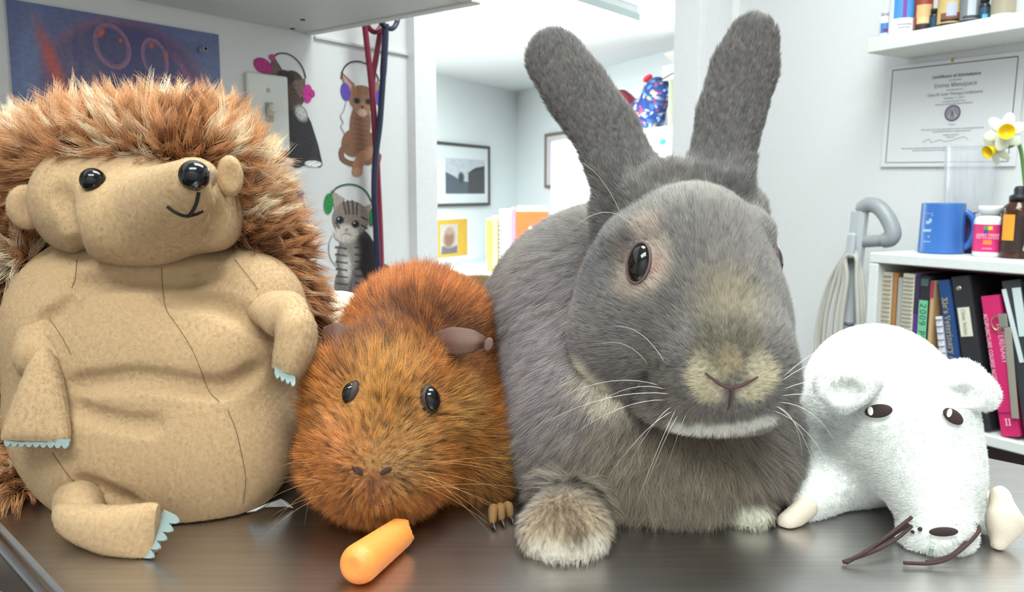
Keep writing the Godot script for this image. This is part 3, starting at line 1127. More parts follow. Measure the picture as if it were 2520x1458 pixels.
# a thin sheet through rows of points, given a little thickness
func petal(o: Node3D, rows: Array, m: Material, called := "ear") -> void:
	var k := Mesher.new()
	var fine := []
	for r in rows:
		var pts := []
		for q in r: pts.append(P(q[0], q[1], q[2]))
		fine.append(curved(pts, 4))
	var lines := []
	for j in fine[0].size():
		var pts := []
		for r in fine: pts.append(r[j])
		lines.append(curved(pts, 4))
	var ring_rows := []
	for i in lines[0].size():
		var front := []
		var behind := []
		for j in lines.size():
			front.append(lines[j][i])
			behind.append(lines[j][i] + Vector3(0, 0, -0.0012))
		behind.reverse()
		ring_rows.append(front + behind)
	k.skin(ring_rows, true, true)
	obj(called, k.done(), m, o)

# ---------------------------------------------------------------- rabbit
func rabbit() -> void:
	var o := thing("rabbit", "big grey rabbit with upright ears and white chin, sitting between guinea pig and white rat", "rabbit")
	# body, chest and paws
	var b := Body.new()
	b.ell(P(1550, 790, 0.620), Vector3(0.104, 0.084, 0.125), 0.04)
	b.ell(P(1480, 830, 0.530), Vector3(0.060, 0.070, 0.06), 0.04)
	b.ell(P(1630, 1050, 0.490), Vector3(0.072, 0.062, 0.052), 0.035)
	b.ell(P(1590, 1120, 0.462), Vector3(0.058, 0.036, 0.034), 0.03)
	b.ell(P(1710, 1150, 0.465), Vector3(0.048, 0.036, 0.036), 0.03)
	b.ell(P(1420, 1030, 0.490), Vector3(0.030, 0.050, 0.045), 0.03)
	b.cone(P(1425, 1180, 0.455), P(1395, 1300, 0.402), 0.014, 0.016, 0.008)
	b.ell(P(1388, 1318, 0.396), Vector3(0.0215, 0.0150, 0.022), 0.012)
	b.cone(P(1830, 1180, 0.470), P(1838, 1265, 0.432), 0.015, 0.0115, 0.008)
	b.ell(P(1838, 1268, 0.430), Vector3(0.0125, 0.0105, 0.015), 0.008)
	b.build(0.0045, TABLE + 0.0005)
	# head and ears on a finer grid
	var h := Body.new()
	h.ell(P(1670, 625, 0.470), Vector3(0.042, 0.034, 0.046), 0.02)
	h.ell(P(1565, 790, 0.460), Vector3(0.033, 0.045, 0.042), 0.025)
	h.ell(P(1815, 840, 0.450), Vector3(0.022, 0.038, 0.036), 0.025)
	h.ell(P(1690, 780, 0.450), Vector3(0.046, 0.048, 0.043), 0.025)
	h.cone(P(1710, 590, 0.434), P(1795, 850, 0.400), 0.025, 0.024, 0.025)
	h.ell(P(1795, 900, 0.394), Vector3(0.0265, 0.021, 0.024), 0.02)
	h.ell(P(1730, 950, 0.402), Vector3(0.0190, 0.0165, 0.018), 0.012)
	h.ell(P(1865, 955, 0.398), Vector3(0.0170, 0.0165, 0.018), 0.012)
	h.ell(P(1740, 1000, 0.420), Vector3(0.036, 0.0100, 0.026), 0.014)
	# brow over the eye
	h.ell(P(1590, 588, 0.442), Vector3(0.020, 0.010, 0.016), 0.012)
	h.ell(P(1850, 640, 0.452), Vector3(0.0085, 0.016, 0.014), 0.010)
	h.ell(P(1846, 580, 0.450), Vector3(0.0105, 0.0110, 0.012), 0.010)
	h.ell(P(1500, 840, 0.452), Vector3(0.019, 0.024, 0.022), 0.012)
	h.cone(P(1640, 505, 0.475), P(1560, 550, 0.480), 0.0150, 0.018, 0.015)
	h.cone(P(1770, 490, 0.480), P(1820, 520, 0.475), 0.0140, 0.014, 0.015)
	# ears
	ear(h, [[1492, 585, 0.468, 40], [1515, 520, 0.468, 66], [1545, 440, 0.470, 92], [1496, 332, 0.478, 88], [1420, 224, 0.484, 86], [1366, 146, 0.488, 78]], Vector3(0.25, 0.05, 1.0))
	ear(h, [[1772, 500, 0.468, 76], [1770, 420, 0.472, 80], [1798, 280, 0.482, 84], [1832, 168, 0.488, 84], [1852, 98, 0.490, 66]], Vector3(-0.2, 0.05, 1.0))
	# the rolls of skin at their roots
	h.cone(P(1560, 470, 0.458), P(1640, 420, 0.462), 0.0070, 0.0060, 0.014)
	h.cone(P(1700, 428, 0.466), P(1800, 446, 0.462), 0.0045, 0.0060, 0.014)
	var eye_l := on(h, 1574, 648)
	var eye_r := h.snap(P(1885, 645, 0.448))
	var nose := on(h, 1800, 955)
	h.build(0.0032)
	var all := Body.new()
	all.add(h)
	all.add(b)
	var grey := lin(138, 132, 131)
	var brown := lin(120, 108, 96)
	var cream := lin(232, 220, 190)
	var white := lin(246, 242, 234)
	var patches := []
	var dab := func(body: Body, u: float, v: float, r: float, soft: float, c: Color): patches.append([on(body, u, v), r, soft, c])
	dab.call(b, 1650, 1200, 0.060, 0.6, lin(146, 133, 119))
	dab.call(b, 1330, 850, 0.050, 0.7, lin(166, 155, 159))
	dab.call(h, 1800, 740, 0.016, 0.8, lin(158, 147, 128))
	dab.call(h, 1790, 860, 0.014, 0.7, lin(124, 116, 100))
	dab.call(h, 1690, 470, 0.016, 0.8, lin(148, 144, 140))
	dab.call(h, 1470, 640, 0.020, 0.8, lin(128, 124, 128))
	dab.call(h, 1560, 960, 0.016, 0.8, lin(124, 118, 118))
	dab.call(h, 1745, 905, 0.0075, 0.5, cream)
	dab.call(h, 1725, 935, 0.0065, 0.5, cream)
	dab.call(h, 1860, 900, 0.0065, 0.5, cream)
	dab.call(h, 1885, 930, 0.0065, 0.5, cream)
	dab.call(h, 1745, 960, 0.0070, 0.5, cream)
	dab.call(h, 1850, 960, 0.0070, 0.5, cream)
	dab.call(h, 1588, 660, 0.0165, 0.30, lin(210, 192, 180))
	dab.call(h, 1545, 600, 0.0075, 0.6, lin(112, 104, 104))
	dab.call(h, 1595, 560, 0.008, 0.8, lin(182, 166, 154))
	dab.call(h, 1560, 690, 0.009, 0.7, lin(178, 160, 148))
	dab.call(h, 1612, 660, 0.0055, 0.5, lin(196, 160, 150))
	dab.call(h, 1535, 630, 0.006, 0.6, lin(150, 136, 128))
	dab.call(h, 1792, 850, 0.0130, 0.6, lin(120, 112, 98))
	dab.call(h, 1797, 892, 0.0058, 0.5, lin(168, 152, 126))
	for q in [[1590, 1030], [1630, 1040], [1680, 1048], [1730, 1050], [1780, 1048], [1830, 1042], [1875, 1030]]: dab.call(h, q[0], q[1] + 4, 0.0064, 0.35, white)
	for q in [[1395, 850], [1410, 880], [1440, 915], [1475, 945], [1505, 970]]: dab.call(h, q[0], q[1], 0.0092, 0.45, lin(240, 228, 210))
	for q in [[1600, 922, 0.0034], [1578, 958, 0.0036], [1566, 985, 0.0028], [1632, 902, 0.0028], [1612, 985, 0.0024], [1640, 960, 0.0022]]: dab.call(h, q[0], q[1], q[2], 0.5, lin(88, 78, 78))
	for q in [[1352, 130], [1410, 220], [1470, 310], [1520, 400], [1850, 110], [1830, 200], [1800, 300], [1780, 380]]: dab.call(h, q[0], q[1], 0.026, 0.5, lin(120, 115, 115))
	dab.call(b, 1390, 1310, 0.026, 0.5, lin(206, 186, 160))
	dab.call(b, 1385, 1262, 0.012, 0.6, lin(150, 130, 110))
	dab.call(b, 1425, 1330, 0.006, 0.8, lin(120, 100, 80))
	for q in [[1330, 1380], [1380, 1392], [1430, 1390], [1470, 1370]]: dab.call(b, q[0], q[1], 0.0105, 0.45, lin(246, 238, 224))
	for q in [[1825, 1292], [1850, 1300], [1875, 1290]]: dab.call(b, q[0], q[1], 0.0095, 0.5, lin(240, 238, 220))
	var shade := func(p: Vector3, _n: Vector3) -> Color: return patched(grey, patches, p)
	var undercoat := func(p: Vector3, n: Vector3) -> Color: return (shade.call(p, n) as Color) * 0.8
	obj("body", all.mesh(undercoat), hair_mat(0.95, 0.2), o)
	# which way the coat lies
	var crown := P(1690, 520, 0.44)
	var comb_head := func(p: Vector3, _n: Vector3) -> Vector3:
		var w := (p - nose).normalized()
		if p.y > 1.135:
			var tip := P(1345, 40, 0.49) if p.x < 0.085 else P(1860, 20, 0.49)
			w = w.lerp((tip - p).normalized(), clampf((p.y - 1.135) / 0.02, 0.0, 1.0))
		w.y -= 0.35 * clampf((1.06 - p.y) / 0.05, 0.0, 1.0)
		return w
	var comb_body := func(p: Vector3, n: Vector3) -> Vector3:
		var w := Vector3(-0.15, -0.9, -0.25)
		w += Vector3(n.x * 0.5, 0, 0)
		if p.y < 0.985 and p.z > -0.425: w = Vector3(0, -0.7, 0.8)
		return w
	var tick := FastNoiseLite.new()
	tick.seed = 14
	tick.frequency = 45.0
	var look_head := func(p: Vector3, n: Vector3) -> Array:
		var l := 0.8
		var dn := p.distance_to(nose)
		if dn < 0.05: l = lerpf(0.36, 0.8, dn / 0.05)
		if p.y > 1.15: l = 0.55
		for e in [eye_l, eye_r]:
			var near: float = p.distance_to(e)
			if near < 0.0088: return [grey, 0.0]
			l *= clampf(0.3 + (near - 0.0088) / 0.012, 0.3, 1.0)
		var cc: Color = shade.call(p, n)
		var q: int = hash(Vector3i(p * 5000.0)) % 100
		if q < 18: cc = cc * 0.6
		elif q > 82: cc = cc.lerp(lin(190, 180, 164), 0.35)
		return [cc, l]
	var paws := [P(1388, 1318, 0.396), P(1848, 1268, 0.430)]
	var look_body := func(p: Vector3, n: Vector3) -> Array:
		if h.at(p) < -0.004: return [grey, 0.0]
		var cc: Color = shade.call(p, n)
		var q: int = hash(Vector3i(p * 5000.0)) % 100
		if q < 20: cc = cc * 0.6
		elif q > 80: cc = cc.lerp(lin(196, 178, 150), 0.4)
		var l := 1.0
		if p.distance_to(paws[0]) < 0.032: l = 0.42
		if p.distance_to(paws[1]) < 0.022: l = 0.42
		l *= 1.0 - 0.4 * clampf((0.965 - p.y) / 0.015, 0.0, 1.0)
		return [cc, l]
	var locks := []
	for i in 4: locks.append(lock(12, 0.0017, 0.0066, 1.3, 0.00020, 300 + i, Color(0.85, 0.85, 0.86), Color(1.05, 1.04, 1.0), 3, 0.2, 0.5))
	fur(o, "fur", h, locks, hair_mat(0.55, 0.35), 900000.0, comb_head, look_head, 61, "", 0.16, 0.4)
	var long := []
	for i in 4: long.append(lock(12, 0.0026, 0.0165, 1.1, 0.00026, 320 + i, Color(0.85, 0.84, 0.84), Color(1.08, 1.05, 1.0), 4, 0.3, 0.5))
	fur(o, "fur", b, long, hair_mat(0.55, 0.35), 400000.0, comb_body, look_body, 62, "", 0.2, 0.3)
	# eyes
	var black := mat(rgb(16, 12, 14), 0.05)
	var rim := mat(rgb(96, 76, 74), 0.7)
	for e in [[eye_l, 0.0098], [eye_r, 0.0085]]:
		var nn := h.grad(e[0])
		var t := Basis.looking_at(-nn, Vector3(-0.1, 1, 0))
		var eb := obj("eye", balled(e[0] - nn * 0.0010, Vector3(e[1] * 0.74, e[1] * 1.10, e[1] * 0.62), t, 28), black, o)
		var ring := []
		for i in 25:
			var a := TAU * i / 24.0
			ring.append(e[0] + nn * 0.0010 + t * Vector3(cos(a) * e[1] * 0.74, sin(a) * e[1] * 1.10, 0))
		obj("eye_rim", tubed(ring, 0.0008, 8), rim, eb)
	# nose slits and lip
	var slit := mat(rgb(78, 52, 50), 0.8)
	for list in [[[1735, 918], [1755, 934], [1775, 948], [1796, 956]], [[1866, 928], [1848, 938], [1828, 948], [1804, 956]]]:
		var pts := []
		for q in list: pts.append(on(h, q[0], q[1]) - sight(q[0], q[1]) * 0.0017)
		obj("nostril", tubed(curved(pts, 3), [0.0004, 0.0005, 0.0006, 0.0007, 0.0008, 0.0009, 0.0009, 0.0009, 0.0009, 0.0009], 8), slit, o)
	var lip := []
	for q in [[1800, 958], [1799, 975], [1797, 992], [1792, 1008]]: lip.append(on(h, q[0], q[1]) - sight(q[0], q[1]) * 0.0020)
	obj("lip_cleft", tubed(curved(lip, 3), [0.0010, 0.0009, 0.0008, 0.0008, 0.0007, 0.0007, 0.0006, 0.0006, 0.0005, 0.0004], 8), slit, o)
	# whiskers
	var wm := mat(rgb(226, 224, 220), 0.4)
	var rr := RandomNumberGenerator.new()
	rr.seed = 19
	for q in [[1640, 960, 1440, 1010], [1655, 1000, 1545, 1140], [1640, 985, 1410, 1075], [1660, 1010, 1490, 1160], [1625, 950, 1380, 985], [1670, 1020, 1600, 1190], [1650, 970, 1340, 1040], [1640, 900, 1500, 800], [1665, 1005, 1570, 1240], [1690, 1020, 1640, 1130], [1600, 905, 1480, 860],
			[1920, 940, 2100, 900], [1925, 960, 2120, 980], [1920, 975, 2130, 1040], [1915, 990, 2055, 1110], [1910, 1000, 2005, 1180], [1900, 1010, 2040, 1170], [1925, 930, 2080, 855], [1905, 1000, 1985, 1120], [1560, 560, 1420, 540], [1535, 545, 1400, 380]]:
		whisker(o, on(h, q[0], q[1]), P(q[2] + rr.randf_range(-12, 12), q[3] + rr.randf_range(-12, 12), 0.382 if q[2] > 1800 else 0.400), Vector3(0.0, 0.007, 0.006), wm, 0.00015)

# an ear: a flattened, slightly cupped blade along a line of [u, v, d, half width in sight units]
func ear(h: Body, line: Array, facing: Vector3) -> void:
	var nn := facing.normalized()
	for i in line.size() - 1:
		var a: Array = line[i]
		var b: Array = line[i + 1]
		h.cone(P(a[0], a[1], a[2]), P(b[0], b[1], b[2]), a[3] * a[2] / FOCAL * 0.92, b[3] * b[2] / FOCAL * 0.92, 0.0025, false, nn, 2.4)

# ---------------------------------------------------------------- plush rat
func plush_rat() -> void:
	var o := thing("plush_rat", "white fleece plush rat with embroidered eyes and brown yarn whiskers", "stuffed toy")
	var b := Body.new()
	b.ell(P(2160, 985, 0.508), Vector3(0.043, 0.047, 0.056), 0.025)
	b.ell(P(2118, 1080, 0.474), Vector3(0.033, 0.040, 0.040), 0.025)
	b.ell(P(2208, 1005, 0.448), Vector3(0.0355, 0.037, 0.040), 0.025)
	b.cone(P(2232, 1060, 0.432), P(2308, 1280, 0.400), 0.0315, 0.0160, 0.014)
	b.ell(P(2338, 1170, 0.424), Vector3(0.0125, 0.027, 0.022), 0.014)
	b.ell(P(2303, 1330, 0.398), Vector3(0.0185, 0.0125, 0.014), 0.008)
	b.cone(P(2060, 1170, 0.455), P(1985, 1250, 0.434), 0.020, 0.0085, 0.012)
	b.cone(P(2390, 1240, 0.428), P(2448, 1285, 0.405), 0.0100, 0.0070, 0.008)
	b.build(0.0034, TABLE + 0.0005)
	var white := lin(246, 247, 243)
	var plain := func(_p: Vector3, _n: Vector3) -> Color: return white
	var hm := hair_mat(0.9, 0.1)
	obj("body", b.mesh(plain), hm, o)
	var nose := P(2310, 1330, 0.38)
	var comb := func(p: Vector3, _n: Vector3) -> Vector3: return (p - nose).normalized()
	var eye_l := on(b, 2166, 1014)
	var eye_r := on(b, 2338, 1026)
	var mouth := on(b, 2320, 1308)
	var look := func(p: Vector3, _n: Vector3) -> Array:
		if p.distance_to(eye_l) < 0.0072 or p.distance_to(eye_r) < 0.0062 or p.distance_to(mouth) < 0.006: return [white, 0.25]
		return [white, 1.0]
	var locks := []
	for i in 3: locks.append(lock(12, 0.0016, 0.0021, 0.5, 0.00026, 400 + i, Color.WHITE, Color.WHITE, 2, 0.1, 0.7))
	fur(o, "fleece", b, locks, hm, 560000.0, comb, look, 71, "", 0.6, 0.4)
	# ears
	for q in [[[[2130, 930, .424], [2085, 935, .415], [2050, 950, .416]], [0.0085, 0.0125, 0.0095], Vector3(-0.25, 0.45, 1.0), [2082, 962, .407]], [[[2330, 940, .424], [2378, 948, .416], [2418, 968, .418]], [0.0085, 0.0115, 0.0095], Vector3(0.25, 0.5, 1.0), [2375, 975, .407]]]:
		var e := Body.new()
		var nn: Vector3 = (q[2] as Vector3).normalized()
		var pts: Array = q[0].map(func(p): return P(p[0], p[1], p[2]))
		for i in 2: e.cone(pts[i], pts[i + 1], q[1][i], q[1][i + 1], 0.006, false, nn, 2.0)
		if q[0][0][0] < 2200: e.cone(pts[1], P(2072, 985, 0.416), 0.010, 0.0070, 0.006, false, nn, 2.0)
		e.ell(P(q[3][0], q[3][1], q[3][2]), Vector3(0.0095, 0.0070, 0.0062), 0.003, Basis(), true)
		e.build(0.0020)
		var em := obj("ear", e.mesh(plain), hm, o)
		fur(em, "fleece", e, locks, hm, 420000.0, comb, look, 72, "", 0.6, 0.4)
	# embroidery
	var brown := mat(rgb(52, 36, 34), 0.9)
	var shine := mat(rgb(236, 238, 232), 0.9)
	for q in [[eye_l, 0.0072, 0.0036, -0.30], [eye_r, 0.0062, 0.0036, 0.55]]:
		var nn := b.grad(q[0])
		var t := Basis.looking_at(-nn, Vector3.UP) * Basis(Vector3.BACK, q[3] * -1.0)
		var e := obj("eye", balled(q[0] + nn * 0.0022, Vector3(q[1], q[2], 0.0012), t, 24), brown, o)
		obj("eye_highlight", balled(q[0] + nn * 0.0031 + t * Vector3(-q[1] * 0.52, 0.0002, 0), Vector3(q[1] * 0.22, q[2] * 0.66, 0.0008), t, 14), shine, e)
	var mn := b.grad(mouth)
	obj("nose", balled(mouth + mn * 0.0020, Vector3(0.0066, 0.0023, 0.0012), Basis.looking_at(-mn, Vector3.UP) * Basis(Vector3.BACK, 0.15), 20), brown, o)
	for q in [[2264, 1303, 0.0011], [2246, 1310, 0.0009], [2400, 1290, 0.0009]]:
		var p := on(b, q[0], q[1])
		obj("whisker_dot", balled(p - sight(q[0], q[1]) * 0.0022, Vector3.ONE * q[2]), brown, o)
	var mk := on(b, 2290, 1368)
	obj("mouth_stitch", tubed(curved([on(b, 2293, 1350) - sight(2293, 1350) * 0.0024, on(b, 2290, 1362) - sight(2290, 1362) * 0.0024, mk - sight(2290, 1368) * 0.0024], 3), 0.0009, 6), mat(rgb(150, 160, 148), 0.9), o)
	# yarn whiskers
	var yarn := grained(rgb(48, 32, 32), rgb(78, 54, 50), 0.9, 90.0, 0.1, 0.5, 73)
	for q in [[[2243, 1274, .392], [2195, 1312, .385], [2140, 1352, .380], [2082, 1398, .376]], [[2243, 1296, .391], [2205, 1328, .384], [2150, 1358, .379], [2074, 1392, .377]], [[2236, 1292, .392], [2190, 1322, .386], [2125, 1362, .378], [2078, 1394, .3765]],
			[[2398, 1288, .394], [2410, 1300, .389], [2402, 1318, .384], [2368, 1352, .379], [2330, 1378, .375], [2285, 1388, .374], [2224, 1386, .375]], [[2388, 1310, .390], [2372, 1340, .382], [2335, 1370, .376], [2280, 1384, .375]]]:
		var pts := []
		for p in q:
			var w := P(p[0], p[1], p[2])
			w.y = maxf(w.y, TABLE + 0.0015)
			pts.append(w)
		obj("whisker", tubed(curved(pts, 4), 0.00095, 6), yarn, o)
	# feet in beige plush
	var beige := grained(rgb(204, 190, 172), rgb(220, 206, 190), 0.95, 30.0, 0.06, 0.4, 75)
	var f1 := Body.new()
	f1.cone(P(1938, 1287, 0.4235), P(1984, 1250, 0.428), 0.0058, 0.0062, 0.004)
	f1.build(0.0015, TABLE + 0.0004)
	obj("foot", f1.mesh(), beige, o)
	var f2 := Body.new()
	f2.ell(P(2470, 1280, 0.398), Vector3(0.0085, 0.0098, 0.008), 0.004)
	f2.ell(P(2462, 1228, 0.402), Vector3(0.0050, 0.0068, 0.006), 0.004)
	f2.ell(P(2500, 1290, 0.398), Vector3(0.0038, 0.0045, 0.005), 0.004)
	f2.cone(P(2468, 1310, 0.396), P(2458, 1340, 0.394), 0.0062, 0.0040, 0.004)
	f2.build(0.0018, TABLE + 0.0004)
	obj("foot", f2.mesh(), beige, o)

# ---------------------------------------------------------------- carrot
func carrot() -> void:
	var flesh := grained(rgb(232, 130, 52), rgb(244, 152, 76), 0.5, 26.0, 0.05, 0.25, 81)
	flesh.subsurf_scatter_enabled = true
	flesh.subsurf_scatter_strength = 0.25
	var o := thing("carrot", "peeled baby carrot bitten off at one end on the steel table", "carrot")
	var b := Body.new()
	var a := T(884, 1392, 0.0092)
	var e := T(985, 1308, 0.0092)
	e.y = TABLE + 0.0082
	a.y = TABLE + 0.0098
	b.cone(a + (e - a) * 0.03, e, 0.0094, 0.0078, 0.003)
	var d := (e - a).normalized()
	var s := d.cross(Vector3.UP).normalized()
	for i in 5:
		var w := TAU * i / 5.0 + 0.4
		b.ell(e + d * (0.0030 + 0.0014 * (i % 2)) + (s * cos(w) + Vector3.UP * sin(w)) * 0.0066, Vector3.ONE * 0.0042, 0.0004, Basis(), true)
	b.ell(e + d * 0.0066, Vector3.ONE * 0.0050, 0.0008, Basis(), true)
	b.ell(a - d * 0.0125 + Vector3(0, 0.002, 0), Vector3.ONE * 0.006, 0.003, Basis(), true)
	b.build(0.0007, TABLE + 0.0003)
	obj("flesh", b.mesh(), flesh, o)
	var core := Mesher.new()
	core.ball(e + d * 0.0006, Vector3(0.0030, 0.0030, 0.0014), Basis.looking_at(-d, Vector3.UP), 14)
	obj("core", core.done(), mat(rgb(244, 160, 52), 0.5), o)

# a cream fleece bundle behind the guinea pig
func fleece_bundle() -> void:
	var o := thing("fleece_blanket", "small folded cream fleece blanket behind the guinea pig", "blanket")
	var b := Body.new()
	b.ell(P(830, 815, 0.672), Vector3(0.040, 0.034, 0.030), 0.02)
	b.ell(P(850, 930, 0.668), Vector3(0.048, 0.040, 0.036), 0.03)
	b.ell(P(800, 950, 0.665), Vector3(0.030, 0.038, 0.034), 0.02)
	b.build(0.004, TABLE + 0.0005)
	obj("fold", b.mesh(), grained(rgb(228, 206, 178), rgb(240, 222, 198), 0.95, 26.0, 0.06, 0.5, 83), o)

# ---------------------------------------------------------------- helpers for things on walls
func axes(w: Vector2) -> Basis:
	return Basis(Vector3(w.x, 0, w.y), Vector3.UP, Vector3(-w.y, 0, w.x))

# a rectangle lying on a wall between two lines of sight: [transform at its middle, size]
func spot(a: Vector2, w: Vector2, u0: float, v0: float, u1: float, v1: float, off := 0.0) -> Array:
	var p := W(u0, v0, a, w, off)
	var q := W(u1, v1, a, w, off)
	var t := axes(w)
	return [Transform3D(t, (p + q) * 0.5), Vector2(absf((q - p).dot(t.x)), absf(p.y - q.y))]

# the point of the level plane y on a line of sight
func L(u: float, v: float, y: float) -> Vector3:
	var p := P(u, v, 1.0) - EYE
	return EYE + p * ((y - EYE.y) / p.y)

func placed(o: Node3D, t: Transform3D) -> Node3D:
	o.transform = t
	return o

func sheet(w: float, h: float, z := 0.0) -> ArrayMesh:
	var k := Mesher.new()
	k.face([Vector3(-w / 2, -h / 2, z), Vector3(w / 2, -h / 2, z), Vector3(w / 2, h / 2, z), Vector3(-w / 2, h / 2, z)], [Vector2(0, 1), Vector2(1, 1), Vector2(1, 0), Vector2(0, 0)])
	return k.done()

func lettering(o: Node3D, text: String, tall: float, at: Vector3, c: Color, turn := 0.0, face := "Droid Sans", bold := false) -> void:
	var t := TextMesh.new()
	var f := SystemFont.new()
	f.font_names = PackedStringArray([face])
	if bold: f.font_weight = 700
	t.font = f
	t.text = text
	t.font_size = 32
	t.pixel_size = tall / 32.0
	t.depth = 0.0004
	t.curve_step = 4.0
	var m := obj("lettering", t, mat(c, 0.8), o, at)
	m.rotation.z = turn

# ---------------------------------------------------------------- flat print
class Paint:
	var im: Image
	var k := 1.0
	var o := Vector2.ZERO
	func _init(box: Rect2, scale: float, back: Color) -> void:
		k = scale
		o = box.position
		im = Image.create(int(box.size.x * k), int(box.size.y * k), false, Image.FORMAT_RGBA8)
		im.fill(back)
	func dot(x: int, y: int, c: Color, a: float) -> void:
		if a <= 0.0: return
		var old := im.get_pixel(x, y)
		var al := maxf(old.a, minf(1.0, a * c.a))
		var out := c if old.a < 0.02 else old.lerp(c, minf(1.0, a * c.a))
		out.a = al
		im.set_pixel(x, y, out)
	func ell(cx: float, cy: float, rx: float, ry: float, c: Color, turn := 0.0, soft := 0.12, ring := 0.0) -> void:
		var q := (Vector2(cx, cy) - o) * k
		var r := Vector2(rx, ry) * k
		var m := maxf(r.x, r.y) * (1.0 + soft + ring)
		for y in range(maxi(0, int(q.y - m)), mini(im.get_height(), int(q.y + m) + 1)):
			for x in range(maxi(0, int(q.x - m)), mini(im.get_width(), int(q.x + m) + 1)):
				var d := (Vector2(x, y) - q).rotated(-turn) / r
				var e := d.length()
				if ring > 0.0: dot(x, y, c, 1.0 - smoothstep(ring * 0.5, ring, absf(e - 1.0)))
				else: dot(x, y, c, 1.0 - smoothstep(1.0 - soft, 1.0 + soft, e))
	func line(raw: Array, wide: float, c: Color) -> void:
		var pts := raw
		if raw.size() > 3:
			pts = []
			for i in raw.size() - 1:
				for j in 5:
					var w := j / 5.0
					var g: Array = raw[maxi(i - 1, 0)]
					var h: Array = raw[mini(i + 2, raw.size() - 1)]
					pts.append([cubic_interpolate(raw[i][0], raw[i + 1][0], g[0], h[0], w), cubic_interpolate(raw[i][1], raw[i + 1][1], g[1], h[1], w)])
			pts.append(raw[-1])
		for i in pts.size() - 1:
			var a: Vector2 = (Vector2(pts[i][0], pts[i][1]) - o) * k
			var b: Vector2 = (Vector2(pts[i + 1][0], pts[i + 1][1]) - o) * k
			var m := wide * k
			for y in range(maxi(0, int(minf(a.y, b.y) - m)), mini(im.get_height(), int(maxf(a.y, b.y) + m) + 1)):
				for x in range(maxi(0, int(minf(a.x, b.x) - m)), mini(im.get_width(), int(maxf(a.x, b.x) + m) + 1)):
					var p := Geometry2D.get_closest_point_to_segment(Vector2(x, y), a, b)
					dot(x, y, c, 1.0 - smoothstep(m * 0.35, m * 0.65, p.distance_to(Vector2(x, y))))
	func poly(pts: Array, c: Color) -> void:
		var q := PackedVector2Array()
		var box := Rect2((Vector2(pts[0][0], pts[0][1]) - o) * k, Vector2.ZERO)
		for p in pts:
			q.append((Vector2(p[0], p[1]) - o) * k)
			box = box.expand(q[-1])
		for y in range(maxi(0, int(box.position.y)), mini(im.get_height(), int(box.end.y) + 1)):
			for x in range(maxi(0, int(box.position.x)), mini(im.get_width(), int(box.end.x) + 1)):
				if Geometry2D.is_point_in_polygon(Vector2(x, y), q): dot(x, y, c, 1.0)
	func grain(amount: float, freq: float, sd: int) -> void:
		var n := FastNoiseLite.new()
		n.seed = sd
		n.frequency = freq
		for y in im.get_height():
			for x in im.get_width():
				var c := im.get_pixel(x, y)
				if c.a < 0.02: continue
				var d := 1.0 + n.get_noise_2d(x, y) * amount
				im.set_pixel(x, y, Color(c.r * d, c.g * d, c.b * d, c.a))
	func print(rough := 0.6, cut := false) -> StandardMaterial3D:
		var m := StandardMaterial3D.new()
		m.albedo_texture = ImageTexture.create_from_image(im)
		m.roughness = rough
		m.texture_repeat = false
		if cut:
			m.transparency = BaseMaterial3D.TRANSPARENCY_ALPHA_SCISSOR
			m.alpha_scissor_threshold = 0.5
		return m

